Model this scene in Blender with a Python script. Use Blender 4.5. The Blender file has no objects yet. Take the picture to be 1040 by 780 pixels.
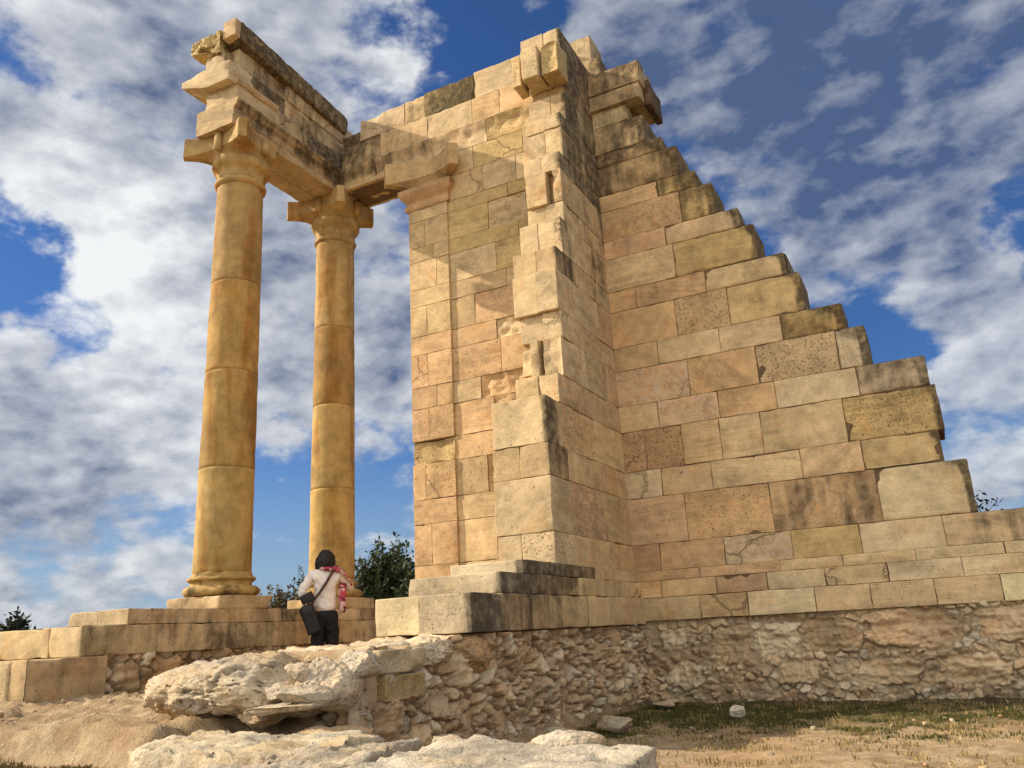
import bpy, math, random
import numpy as np
from mathutils import Vector, Matrix

SC = bpy.context.scene
COL = SC.collection
RNG = random.Random(11)

# ------------------------------------------------------------------ helpers
def tag(o, label=None, cat=None, group=None, kind=None):
    if label: o['label'] = label
    if cat: o['category'] = cat
    if group: o['group'] = group
    if kind: o['kind'] = kind
    return o

def thing(name, label, cat, loc=(0, 0, 0), group=None):
    o = bpy.data.objects.new(name, None)
    o.empty_display_size = .2
    o.location = loc
    COL.objects.link(o)
    return tag(o, label, cat, group)

_perm = np.random.RandomState(5).permutation(4096)
_grad = np.random.RandomState(6).normal(size=(4096, 3))
_grad /= np.linalg.norm(_grad, axis=1)[:, None]

def perlin(p):
    p = np.asarray(p, float)
    i = np.floor(p).astype(np.int64)
    f = p - i
    u = f * f * f * (f * (f * 6 - 15) + 10)
    def g(dx, dy, dz):
        h = _perm[(_perm[(_perm[(i[:, 0] + dx) & 4095] + i[:, 1] + dy) & 4095] + i[:, 2] + dz) & 4095]
        return (_grad[h] * (f - np.array([dx, dy, dz]))).sum(1)
    x00 = g(0,0,0)*(1-u[:,0]) + g(1,0,0)*u[:,0]
    x10 = g(0,1,0)*(1-u[:,0]) + g(1,1,0)*u[:,0]
    x01 = g(0,0,1)*(1-u[:,0]) + g(1,0,1)*u[:,0]
    x11 = g(0,1,1)*(1-u[:,0]) + g(1,1,1)*u[:,0]
    y0 = x00*(1-u[:,1]) + x10*u[:,1]
    y1 = x01*(1-u[:,1]) + x11*u[:,1]
    return (y0*(1-u[:,2]) + y1*u[:,2]) * 1.5

def fbm(p, octv=4, gain=.5):
    p = np.asarray(p, float)
    s = np.zeros(len(p)); a = 1.
    for k in range(octv):
        s += a * perlin(p + 17.3 * k)
        p = p * 2.03; a *= gain
    return s

def sstep(a, b, x):
    t = np.clip((x - a) / (b - a), 0, 1)
    return t * t * (3 - 2 * t)

class MB:
    """collects geometry with per-vertex stone colour and properties"""
    def __init__(s):
        s.v = []; s.f = []; s.c = []; s.p = []; s.n = 0; s.sm = []
    def add(s, verts, faces, col=(.4, .3, .18), prm=(0, 0, 0, 0), smooth=True):
        verts = np.asarray(verts, float).reshape(-1, 3)
        n = len(verts)
        s.v.append(verts)
        col = np.asarray(col, float)
        if col.ndim == 1: col = np.tile(col[:3], (n, 1))
        prm = np.asarray(prm, float)
        if prm.ndim == 1: prm = np.tile(prm, (n, 1))
        s.c.append(col); s.p.append(prm)
        for f in faces:
            s.f.append(tuple(int(i) + s.n for i in f))
        s.sm += [smooth] * len(faces)
        s.n += n
    def build(s, name, mat, parent=None, attrs=True):
        V = np.concatenate(s.v)
        me = bpy.data.meshes.new(name)
        if parent is not None:
            loc = np.array(parent.get('_wl', tuple(parent.location)), float)
        else:
            loc = np.zeros(3)
        me.from_pydata((V - loc).tolist(), [], s.f)
        if attrs:
            C = np.concatenate(s.c); P = np.concatenate(s.p)
            a = me.attributes.new('col', 'FLOAT_COLOR', 'POINT')
            a.data.foreach_set('color', np.hstack([C, np.ones((len(C), 1))]).astype(np.float32).ravel())
            b = me.attributes.new('prm', 'FLOAT_COLOR', 'POINT')
            b.data.foreach_set('color', P.astype(np.float32).ravel())
        me.polygons.foreach_set('use_smooth', np.array(s.sm, dtype=bool))
        me.materials.append(mat)
        me.update()
        o = bpy.data.objects.new(name, me)
        COL.objects.link(o)
        if parent is not None:
            o.parent = parent
        return o

def rebase(o):
    """put a top-level mesh's origin at the base of its bounding box"""
    me = o.data
    n = len(me.vertices)
    a = np.empty(n * 3); me.vertices.foreach_get('co', a); a = a.reshape(-1, 3)
    c = np.array([a[:, 0].mean(), a[:, 1].mean(), a[:, 2].min()])
    me.vertices.foreach_set('co', (a - c).ravel()); me.update()
    o.location = c
    return o

def lin(a, b, r, res):
    L = b - a
    r = min(r, L * .3)
    n = max(1, int(round((L - 2 * r) / res)))
    return np.concatenate([[a, a + r * .35], np.linspace(a + r, b - r, n + 1), [b - r * .35, b]])

def block_mesh(x0, x1, y0, y1, z0, z1, rad=.012, chip=.02, res=.075, rough=0., rdir=None, seed=0., und=.003, shape=None):
    """one worn stone block: rounded and chipped edges, slightly uneven faces"""
    X = lin(x0, x1, rad, res); Y = lin(y0, y1, rad, res); Z = lin(z0, z1, rad, res)
    vs = []; fs = []; ns = []; n = 0
    lo = np.array([x0, y0, z0]); hi = np.array([x1, y1, z1])
    for ax, side in ((0, 0), (0, 1), (1, 0), (1, 1), (2, 0), (2, 1)):
        A, Bv = [(Y, Z), (X, Z), (X, Y)][ax]
        gu, gv = np.meshgrid(A, Bv, indexing='ij')
        P = np.zeros(gu.shape + (3,))
        k = [(1, 2), (0, 2), (0, 1)][ax]
        P[..., k[0]] = gu; P[..., k[1]] = gv
        P[..., ax] = hi[ax] if side else lo[ax]
        nu, nv = gu.shape
        idx = np.arange(nu * nv).reshape(nu, nv) + n
        q = np.stack([idx[:-1, :-1], idx[1:, :-1], idx[1:, 1:], idx[:-1, 1:]], -1).reshape(-1, 4)
        flip = (side == 0) != (ax == 1)
        if flip: q = q[:, ::-1]
        vs.append(P.reshape(-1, 3)); fs.append(q)
        nn = np.zeros((nu * nv, 3)); nn[:, ax] = 1 if side else -1
        ns.append(nn); n += nu * nv
    V = np.concatenate(vs); F = np.concatenate(fs); N = np.concatenate(ns)
    key = np.round(V * 1e5).astype(np.int64)
    _, first, inv = np.unique(key, axis=0, return_index=True, return_inverse=True)
    inv = inv.ravel()
    NN = np.zeros((len(first), 3)); np.add.at(NN, inv, N)
    N = NN / np.maximum(1, np.abs(NN).max(1))[:, None]
    V = V[first]; F = inv[F]
    V0 = V.copy()
    half = (hi - lo) / 2; c = (hi + lo) / 2
    r = min(rad * .5, half.min() * .6)
    inner = np.clip(V, lo + r, hi - r)
    d = V - inner
    L = np.linalg.norm(d, axis=1); L[L < 1e-9] = 1
    V = inner + d / L[:, None] * np.minimum(L, r)[:, None]
    ed = np.sort(half - np.abs(V0 - c), axis=1)[:, 1]
    so = np.array([seed * 7.13, seed * 3.7, seed * 1.9])
    if chip > 0:
        e = np.clip(fbm(V0 * 5.5 + so, 3) - .12, 0, 1) * np.exp(-(ed / .045) ** 1.3)
        e += np.clip(fbm(V0 * 1.9 - so, 2) - .3, 0, 1) * 1.8 * np.exp(-(ed / .10) ** 1.5)
        r2 = np.minimum(half * .8, .2)
        inn = np.clip(V, lo + r2, hi - r2)
        dv = inn - V
        l2 = np.linalg.norm(dv, axis=1); l2[l2 < 1e-9] = 1
        V = V + dv / l2[:, None] * np.minimum(chip * CHIP * e, l2)[:, None]
    if und:
        V = V + N * (fbm(V0 * 2.3 + so, 3) * und)[:, None] * (ed > r * 1.01)[:, None]
    if rough:
        m = np.ones(len(V))
        if rdir is not None:
            m = (N @ np.array(rdir) > .5).astype(float)
        w = sstep(0, .04, ed) * m
        h = fbm(V0 * np.array([6., 6., 7.]) + so, 5, .6) * .8 - .45
        V = V + N * (rough * h * w)[:, None]
    if shape is not None:
        V = shape(V)
    return V, F

CHIP = .95
_seed = [0.]
def blk(mb, x0, x1, y0, y1, z0, z1, col, pit=0., vein=0., stain=0., gap=.0022, sfn=None, **kw):
    _seed[0] += 1.
    V, F = block_mesh(x0 + gap, x1 - gap, y0 + gap * .5, y1 - gap * .5, z0 + gap * .8, z1 - gap * .8, seed=_seed[0], **kw)
    prm = np.tile(np.array([pit, vein, stain, RNG.random()]), (len(V), 1))
    if sfn is not None: prm[:, 2] += sfn(V)
    mb.add(V, F, col, prm)

def stone(name, mat, parent, *a, **kw):
    """one squared stone as a part of its own"""
    mb = MB(); blk(mb, *a, **kw)
    return mb.build(name, mat, parent)

def bed(parent, *boxes):
    mb = MB()
    for bx in boxes: core(mb, *bx, d=.075)
    return mb.build('mortar_bed', M_STEP, parent)

def core(mb, x0, x1, y0, y1, z0, z1, d=.022):
    x0 += d; x1 -= d; y0 += d; y1 -= d
    v = [(x, y, z) for x in (x0, x1) for y in (y0, y1) for z in (z0, z1)]
    f = [(0,1,3,2), (4,6,7,5), (0,4,5,1), (2,3,7,6), (0,2,6,4), (1,5,7,3)]
    mb.add(v, f, (.16, .105, .058), (0, 0, 0, 0), False)

def jit(c, s=.06):
    k = 1 + RNG.uniform(-s, s) * 1.7
    w = RNG.uniform(-s, s) * .45
    return (max(.01, c[0] * k), max(.01, c[1] * k * (1 + w * .4)), max(.01, c[2] * k * (1 - w)))


CREAM = (.55, .415, .235); TAN = (.52, .375, .20); PINK = (.50, .335, .19); GREY = (.52, .42, .27)
OCHRE = (.49, .36, .165); BROWN = (.41, .27, .15); ORANGE = (.53, .355, .185); PALE = (.62, .50, .30)

# ------------------------------------------------------------------ materials
def nodes_of(name):
    m = bpy.data.materials.new(name); m.use_nodes = True
    nt = m.node_tree
    for n in list(nt.nodes): nt.nodes.remove(n)
    out = nt.nodes.new('ShaderNodeOutputMaterial')
    bs = nt.nodes.new('ShaderNodeBsdfPrincipled')
    nt.links.new(bs.outputs[0], out.inputs[0])
    return m, nt, bs

class NB:
    def __init__(s, nt): s.nt = nt
    def n(s, t, **kw):
        nd = s.nt.nodes.new(t)
        for k, v in kw.items(): setattr(nd, k, v)
        return nd
    def link(s, a, b): s.nt.links.new(a, b)
    def _in(s, sock, v):
        if isinstance(v, bpy.types.NodeSocket): s.link(v, sock)
        elif v is not None: sock.default_value = v
    def math(s, op, a, b=None, c=None, clamp=False):
        nd = s.n('ShaderNodeMath', operation=op); nd.use_clamp = clamp
        s._in(nd.inputs[0], a); s._in(nd.inputs[1], b); s._in(nd.inputs[2], c)
        return nd.outputs[0]
    def vmath(s, op, a, b=None):
        nd = s.n('ShaderNodeVectorMath', operation=op)
        s._in(nd.inputs[0], a); s._in(nd.inputs[1], b)
        return nd.outputs['Value'] if op in ('DOT_PRODUCT', 'LENGTH') else nd.outputs[0]
    def scale(s, a, f):
        nd = s.n('ShaderNodeVectorMath', operation='SCALE'); s._in(nd.inputs[0], a); s._in(nd.inputs['Scale'], f)
        return nd.outputs[0]
    def noise(s, vec, sc, det=4., rough=.55, dist=0., col=False):
        nd = s.n('ShaderNodeTexNoise'); s._in(nd.inputs['Vector'], vec)
        nd.inputs['Scale'].default_value = sc; nd.inputs['Detail'].default_value = det
        nd.inputs['Roughness'].default_value = rough; nd.inputs['Distortion'].default_value = dist
        return nd.outputs['Color'] if col else nd.outputs[0]
    def vor(s, vec, sc, feat='F1', out='Distance', rnd=1.):
        nd = s.n('ShaderNodeTexVoronoi', feature=feat); s._in(nd.inputs['Vector'], vec)
        nd.inputs['Scale'].default_value = sc; nd.inputs['Randomness'].default_value = rnd
        return nd.outputs[out]
    def ramp(s, v, a, b, lo=0., hi=1., smooth=True):
        nd = s.n('ShaderNodeMapRange')
        nd.interpolation_type = 'SMOOTHSTEP' if smooth else 'LINEAR'
        s._in(nd.inputs[0], v)
        for i, q in zip((1, 2, 3, 4), (a, b, lo, hi)): s._in(nd.inputs[i], q)
        return nd.outputs[0]
    def mix(s, f, a, b, blend='MIX'):
        nd = s.n('ShaderNodeMix', data_type='RGBA', blend_type=blend)
        s._in(nd.inputs['Factor'], f)
        for sock, v in ((nd.inputs[6], a), (nd.inputs[7], b)):
            if isinstance(v, tuple): v = tuple(v) + (1.,) if len(v) == 3 else v
            s._in(sock, v)
        return nd.outputs[2]

def stone_material(name, stainy=.0, streak=0., banded=.35, bump=1., grain=1.):
    m, nt, bs = nodes_of(name); b = NB(nt)
    geo = b.n('ShaderNodeNewGeometry'); P = geo.outputs['Position']
    ac = b.n('ShaderNodeAttribute', attribute_name='col')
    ap = b.n('ShaderNodeAttribute', attribute_name='prm')
    sep = b.n('ShaderNodeSeparateColor'); b.link(ap.outputs['Color'], sep.inputs[0])
    pit, vein, stain = sep.outputs[0], sep.outputs[1], sep.outputs[2]
    rnd = ap.outputs['Alpha']
    off = b.n('ShaderNodeCombineXYZ')
    b.link(b.math('MULTIPLY', rnd, 41.), off.inputs[0]); b.link(b.math('MULTIPLY', rnd, 23.), off.inputs[1]); b.link(b.math('MULTIPLY', rnd, 67.), off.inputs[2])
    Q = b.vmath('ADD', P, off.outputs[0])
    # sediment bands of each block, tilted its own way
    rot = b.n('ShaderNodeVectorRotate', rotation_type='EULER_XYZ')
    b.link(Q, rot.inputs['Vector'])
    rc = b.n('ShaderNodeCombineXYZ')
    tl = b.math('POWER', b.math('FRACT', b.math('MULTIPLY', rnd, 7.3)), 3.); b.link(b.math('MULTIPLY', tl, b.math('SIGN', b.math('SUBTRACT', rnd, .5))), rc.inputs[1]); b.link(b.math('MULTIPLY', b.math('SUBTRACT', rnd, .35), .5), rc.inputs[0])
    b.link(rc.outputs[0], rot.inputs['Rotation'])
    st = b.vmath('MULTIPLY', rot.outputs[0], (1., 1., 8.))
    bnd = b.noise(st, 1.1, 6., .62, 1.2)
    amt = b.math('FRACT', b.math('MULTIPLY', rnd, 13.7))
    bands = b.math('ADD', .5, b.math('MULTIPLY', b.math('SUBTRACT', bnd, .5), b.math('ADD', .15, b.math('MULTIPLY', amt, .85))))
    big = b.noise(Q, 1.7, 4., .6)
    mid = b.noise(Q, 9., 5., .65)
    fine = b.noise(Q, 60., 4., .7)
    k = b.math('ADD', b.ramp(big, .25, .75, .78, 1.18), b.ramp(bands, .3, .7, -banded * .5, banded * .5))
    k = b.math('ADD', k, b.ramp(mid, .3, .7, -.13, .13))
    k = b.math('ADD', k, b.ramp(fine, .3, .7, -.14 * grain, .14 * grain))
    kc = b.n('ShaderNodeCombineColor')
    for i in range(3): b.link(k, kc.inputs[i])
    colr = b.mix(1., ac.outputs['Color'], kc.outputs[0], 'MULTIPLY')
    # warm iron tint patches
    iron = b.ramp(b.noise(Q, 2.6, 5., .6, .6), .52, .72)
    colr = b.mix(b.math('MULTIPLY', iron, .45), colr, b.mix(1., colr, (1.02, .74, .48), 'MULTIPLY'))
    # pale calcite swirls
    sw = b.noise(b.vmath('ADD', Q, b.scale(b.noise(Q, 3., 3., .5, 0, True), .5)), 6., 3., .5, 1.5)
    veinm = b.math('MULTIPLY', b.ramp(b.math('ABSOLUTE', b.math('SUBTRACT', sw, .5)), .0, .07, 1., 0.), vein)
    colr = b.mix(b.math('MULTIPLY', veinm, .7), colr, (.60, .50, .36))
    # pits
    pv = b.vor(Q, 26.)
    pn = b.noise(Q, 11., 3., .6)
    pitm = b.math('MULTIPLY', b.ramp(pv, .10, .30, 1., 0.), b.ramp(b.math('ADD', pn, b.math('MULTIPLY', pit, .42)), .66, .80))
    pitm2 = b.math('MULTIPLY', b.ramp(b.noise(Q, 34., 3., .65), .60, .68), b.ramp(pit, .15, .9))
    pm = b.math('MAXIMUM', pitm, pitm2)
    colr = b.mix(b.math('MULTIPLY', pm, .72), colr, (.10, .06, .03))
    # hairline cracks
    cw = b.vmath('ADD', Q, b.scale(b.vmath('SUBTRACT', b.noise(Q, 2.2, 5., .62, 0, True), (.5, .5, .5)), .42))
    ce = b.vor(cw, .62, 'DISTANCE_TO_EDGE')
    crk = b.math('MULTIPLY', b.ramp(ce, .002, .011, 1., 0.), b.ramp(b.math('FRACT', b.math('MULTIPLY', rnd, 5.7)), .74, .84))
    colr = b.mix(b.math('MULTIPLY', crk, .55), colr, (.13, .08, .045))
    # dark biological crust
    s1 = b.noise(P, 1.5, 7., .66, .5)
    s2 = b.noise(b.vmath('MULTIPLY', P, (5., 5., .55)), 1.4, 5., .6)
    sv = b.math('ADD', b.math('MULTIPLY', s1, .65), b.math('MULTIPLY', s2, .35 + streak))
    sm = b.ramp(b.math('ADD', sv, b.math('MULTIPLY', b.math('ADD', stain, stainy), .36)), .58 + streak * .5, .80 + streak * .5)
    s3 = b.ramp(b.noise(P, 9., 6., .7), .3, .6)
    sm = b.math('MULTIPLY', sm, b.math('ADD', b.math('MULTIPLY', s3, .45), .55))
    colr = b.mix(b.math('MULTIPLY', sm, .88), colr, (.034, .025, .015))
    b.link(colr, bs.inputs['Base Color'])
    bs.inputs['Roughness'].default_value = .92
    if 'Specular IOR Level' in bs.inputs: bs.inputs['Specular IOR Level'].default_value = .2
    h = b.math('ADD', b.math('MULTIPLY', mid, .5), b.math('MULTIPLY', fine, .25 * grain))
    h = b.math('ADD', h, b.math('MULTIPLY', bands, .35))
    h = b.math('SUBTRACT', b.math('SUBTRACT', h, b.math('MULTIPLY', pm, .55)), b.math('MULTIPLY', crk, .5))
    h = b.math('ADD', h, b.math('MULTIPLY', b.noise(Q, 160., 2., .6), .12 * grain))
    bp = b.n('ShaderNodeBump'); bp.inputs['Strength'].default_value = .75 * bump; bp.inputs['Distance'].default_value = .02
    b.link(h, bp.inputs['Height']); b.link(bp.outputs[0], bs.inputs['Normal'])
    return m

def simple_material(name, col, rough=.7, var=.25, sc=12., bump=.0, trans=None, spec=.3):
    m, nt, bs = nodes_of(name); b = NB(nt)
    tc = b.n('ShaderNodeTexCoord')
    nz = b.noise(tc.outputs['Object'], sc, 4., .6)
    c = b.mix(b.ramp(nz, .3, .7), tuple(v * (1 - var) for v in col), tuple(min(1, v * (1 + var)) for v in col))
    b.link(c, bs.inputs['Base Color'])
    bs.inputs['Roughness'].default_value = rough
    bs.inputs['Specular IOR Level'].default_value = spec
    if bump:
        bp = b.n('ShaderNodeBump'); bp.inputs['Strength'].default_value = bump; bp.inputs['Distance'].default_value = .01
        b.link(nz, bp.inputs['Height']); b.link(bp.outputs[0], bs.inputs['Normal'])
    return m

def attr_material(name, rough=.8, trans=0.):
    m, nt, bs = nodes_of(name); b = NB(nt)
    a = b.n('ShaderNodeAttribute', attribute_name='col')
    b.link(a.outputs['Color'], bs.inputs['Base Color'])
    bs.inputs['Roughness'].default_value = rough
    bs.inputs['Specular IOR Level'].default_value = .25
    if trans:
        tr = b.n('ShaderNodeBsdfTranslucent'); b.link(a.outputs['Color'], tr.inputs[0])
        mx = b.n('ShaderNodeMixShader'); mx.inputs[0].default_value = trans
        b.link(bs.outputs[0], mx.inputs[1]); b.link(tr.outputs[0], mx.inputs[2])
        b.link(mx.outputs[0], nt.nodes['Material Output'].inputs[0])
    return m

def column_material():
    m, nt, bs = nodes_of('column sandstone'); b = NB(nt)
    geo = b.n('ShaderNodeNewGeometry'); P = geo.outputs['Position']
    ac = b.n('ShaderNodeAttribute', attribute_name='col')
    ap = b.n('ShaderNodeAttribute', attribute_name='prm')
    rnd = ap.outputs['Alpha']
    off = b.n('ShaderNodeCombineXYZ')
    b.link(b.math('MULTIPLY', rnd, 31.), off.inputs[0]); b.link(b.math('MULTIPLY', rnd, 57.), off.inputs[1])
    Q = b.vmath('ADD', P, off.outputs[0])
    st = b.vmath('MULTIPLY', Q, (2.6, 2.6, .42))
    n1 = b.noise(st, 1.3, 2., .5, .6)
    rings = b.math('SINE', b.math('MULTIPLY', n1, 58.))
    n2 = b.noise(b.vmath('MULTIPLY', Q, (4., 4., .5)), 1., 3., .5)
    c = b.mix(b.ramp(rings, -.9, .9, 0., .22), ac.outputs['Color'], b.mix(1., ac.outputs['Color'], (.86, .74, .52), 'MULTIPLY'))
    c = b.mix(b.ramp(n2, .50, .66, 0., .9), c, b.mix(1., c, (.80, .62, .42), 'MULTIPLY'))
    c = b.mix(b.ramp(b.noise(P, 1.1, 4., .6), .45, .7, 0., .5), c, b.mix(1., c, (1.25, 1.25, 1.45), 'MULTIPLY'))
    g = b.noise(Q, 70., 4., .7); md = b.noise(Q, 7., 4., .6)
    k = b.math('ADD', b.ramp(g, .3, .7, .88, 1.12), b.ramp(md, .3, .7, -.12, .12))
    k = b.math('ADD', k, b.ramp(b.noise(P, 1.9, 6., .68), .35, .65, -.22, .14))
    kc = b.n('ShaderNodeCombineColor')
    for i in range(3): b.link(k, kc.inputs[i])
    c = b.mix(1., c, kc.outputs[0], 'MULTIPLY')
    pk = b.math('MULTIPLY', b.ramp(b.vor(Q, 34.), .08, .22, 1., 0.), b.ramp(b.noise(Q, 6., 3., .6), .50, .64))
    c = b.mix(b.math('MULTIPLY', pk, .6), c, (.13, .075, .03))
    sep = b.n('ShaderNodeSeparateColor'); b.link(ap.outputs['Color'], sep.inputs[0])
    s1 = b.noise(b.vmath('MULTIPLY', P, (1., 1., .6)), 3., 6., .65)
    sm = b.ramp(b.math('ADD', s1, b.math('MULTIPLY', sep.outputs[2], .3)), .66, .80)
    c = b.mix(b.math('MULTIPLY', sm, .8), c, (.05, .035, .02))
    b.link(c, bs.inputs['Base Color'])
    bs.inputs['Roughness'].default_value = .88
    bs.inputs['Specular IOR Level'].default_value = .2
    bp = b.n('ShaderNodeBump'); bp.inputs['Strength'].default_value = .3; bp.inputs['Distance'].default_value = .012
    b.link(b.math('ADD', b.math('MULTIPLY', g, .4), b.math('MULTIPLY', md, .4)), bp.inputs['Height']); b.link(bp.outputs[0], bs.inputs['Normal'])
    return m

M_ASHLAR = stone_material('ashlar limestone')
M_BEAM = stone_material('weathered entablature limestone', stainy=.12, streak=.05, banded=.3)
M_STEP = stone_material('step limestone', stainy=.0, banded=.2)
M_RUBBLE = stone_material('rubble masonry', banded=.2, bump=1.3, grain=1.3)
M_BOULDER = stone_material('boulder limestone', banded=.22, bump=1.7, grain=1.5)
M_COLUMN = column_material()
M_LEAF = attr_material('leaves', .55, .25)
M_BARK = simple_material('bark', (.09, .065, .045), .9, .3, 20., .4)
M_GRASS = attr_material('grass blades', .8, .2)

# ------------------------------------------------------------------ right wall (cella) : course heights shared by all walls
Z = [.05, .32, .52, .64, .97, 1.55, 1.90, 2.42, 2.77, 3.26, 3.59, 4.11, 4.41, 4.90, 5.18, 5.65, 5.90, 6.36, 6.57, 7.01]
J = [
 [-2.67, -2.11, -1.36, -.78, -.15, .47, 1.05, 1.8, 2.5, 3.2, 4.1],
 [-3.12, -2.45, -1.86, -1.22, -.57, .15, .85, 1.5, 2.3, 3.1, 4.1],
 [-2.63, -1.69, -1.01, -.27, .57, 1.3, 2.0, 2.8, 3.4, 4.1],
 [-3.11, -2.31, -1.53, -.79, .05, .9, 1.7, 2.5, 3.3, 4.1],
 [-2.73, -1.70, -.53, .40],
 [-2.99, -2.35, -1.29, -.62, .21],
 [-3.16, -2.67, -2.19, -1.69, -.74, .27],
 [-2.94, -2.16, -1.46, -.53, .19],
 [-2.49, -1.63, -.69, -.36],
 [-2.86, -2.04, -1.28, -.56],
 [-2.57, -1.88, -.96],
 [-3.08, -2.13, -1.10],
 [-2.50, -1.41],
 [-2.58, -1.58],
 [-2.33, -1.87],
 [-2.62, -2.06],
 [-2.27],
 [-2.47],
 [-2.69],
]
SPEC = {  # (course, index): (colour, pit, vein, stain, rough)
 (4,0): (PINK,.3,.5,.05,.012), (4,1): (ORANGE,.55,0,0,0), (4,2): (ORANGE,.2,.5,.45,.012), (4,3): (PALE,.1,.2,.05,0),
 (6,0): (BROWN,.9,0,.1,0), (6,1): (BROWN,1.,0,.15,.01), (6,2): (TAN,.2,0,0,0), (6,3): (CREAM,.1,.1,0,.006), (6,4): (CREAM,.1,.0,0,0), (6,5): (OCHRE,.75,0,.2,.006),
 (5,0): (GREY,.1,0,.0,0), (5,1): (TAN,.1,.5,0,.008), (5,2): (CREAM,.2,.1,0,0), (5,3): (TAN,.1,.2,0,0), (5,4): (OCHRE,.0,.3,.05,0),
 (8,0): (PINK,.1,1.,0,.004), (8,1): (ORANGE,.2,.1,0,0), (8,2): (CREAM,.9,0,.15,.006), (8,3): (GREY,.5,0,.3,0),
 (7,0): (CREAM,.0,0,0,0), (7,1): (PINK,.2,.9,0,0), (7,2): (ORANGE,.1,.1,0,0), (7,3): (PALE,.0,.1,0,0), (7,4): (GREY,.1,0,.45,0),
 (3,0): (BROWN,.1,0,.05,0), (3,1): (PINK,.2,0,.0,0), (3,2): (CREAM,.1,.9,0,0), (3,3): (OCHRE,.0,0,0,0), (3,4): (PALE,.1,.1,0,0), (3,5): (CREAM,.1,.2,.45,0),
 (10,0): (ORANGE,.1,.2,0,0), (10,1): (TAN,.9,0,0,0), (10,2): (OCHRE,.1,.2,.25,0),
 (9,0): (TAN,.1,.2,0,0), (9,1): (CREAM,.0,.2,0,0), (9,2): (CREAM,.0,.1,0,0), (9,3): (OCHRE,.1,.0,.5,0),
 (14,0): (ORANGE,.5,.2,0,0), (14,1): (OCHRE,.3,0,.5,0), (15,1): (OCHRE,.3,0,.6,.01), (16,0): (TAN,.2,0,.7,0), (17,0): (TAN,.1,0,.75,0), (18,0): (CREAM,.1,0,.6,0),
 (12,1): (OCHRE,.0,.1,.2,0), (13,1): (CREAM,.0,.1,.2,0), (11,2): (CREAM,.0,.1,.15,0),
}
cella = thing('cella_wall', 'long ashlar wall on the right whose broken top steps down like a staircase', 'wall', (-1, 10.3, -.87))
mb = MB()
XC = -3.47
for ci, js in enumerate(J):
    z0, z1 = Z[ci], Z[ci + 1]
    y0 = 10.0 if ci < 3 else 10.045
    xs = [XC] + js
    th = .72
    for i in range(len(xs) - 1):
        last = (i == len(xs) - 2) and ci > 3
        s = SPEC.get((ci, i))
        if s is None:
            u = (xs[i] + 3.4) / 3.6
            base = RNG.choice([PINK, TAN, ORANGE, CREAM]) if u < .35 + .12 * RNG.random() else RNG.choice([CREAM, CREAM, PALE, PALE])
            s = (base, RNG.choice([0, .1, .3]), RNG.choice([0, 0, .3]), 0, 0)
        c, pit, vein, stain, rough = s
        if ci > 10: stain = max(stain, .14)
        if ci > 15: stain = max(stain, .55)
        kw = {}
        if last:
            kw = dict(rad=.035, chip=.05)
            stain = max(stain, .10)
        blk(mb, xs[i], xs[i + 1] + (RNG.uniform(-.02, .02) if last else 0), y0 + RNG.uniform(-.006, .010), y0 + th, z0, z1, tuple(min(.68, v * k_) for v, k_ in zip(jit(c, .05), (1.08, 1.035, .99))), pit, vein, stain,
            chip=kw.get('chip', .02), rad=kw.get('rad', .007), rough=rough, rdir=(0, -1, 0),
            sfn=(lambda V, xe=xs[i + 1], zt=z1: sstep(xe - .09, xe - .02, V[:, 0]) * 1.1 + sstep(xe - .45, xe - .05, V[:, 0]) * sstep(zt - .18, zt - .02, V[:, 2]) * .5) if last else None)
    core(mb, XC, xs[-1], y0, y0 + th, z0, z1)
mb.build('masonry', M_ASHLAR, cella)
mb = MB()   # upper pier beside the cross wall with the broken cornice on it
blk(mb, XC, -2.93, 10.05, 10.75, 7.01, 7.28, jit(CREAM), .1, .1, .35, chip=.03)
core(mb, XC, -2.93, 10.05, 10.75, 7.01, 7.28)
blk(mb, XC, -2.70, 9.99, 10.8, 7.28, 7.52, jit(TAN), .1, 0, .25, chip=.03)
blk(mb, XC, -2.66, 9.97, 10.55, 7.52, 7.88, jit(TAN), .2, 0, .35, chip=.05, rad=.02)
blk(mb, -2.70, -2.60, 10.2, 10.8, 7.24, 7.66, jit(BROWN), .4, 0, .9, chip=.06, rad=.03)
mb.build('cornice_block', M_BEAM, cella)
mb = MB()
blk(mb, XC - .05, -3.28, 10.1, 10.7, 7.88, 8.28, jit(TAN), .2, 0, .55, chip=.05, rad=.02)
blk(mb, -3.95, -3.45, 10.25, 10.75, 8.3, 8.84, jit(CREAM), .1, 0, .3, chip=.04, rad=.015)
blk(mb, -4.0, -3.4, 10.12, 10.75, 7.0, 8.3, jit(TAN), .2, 0, .4, chip=.04)
mb.build('capping_block', M_BEAM, cella)

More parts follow.
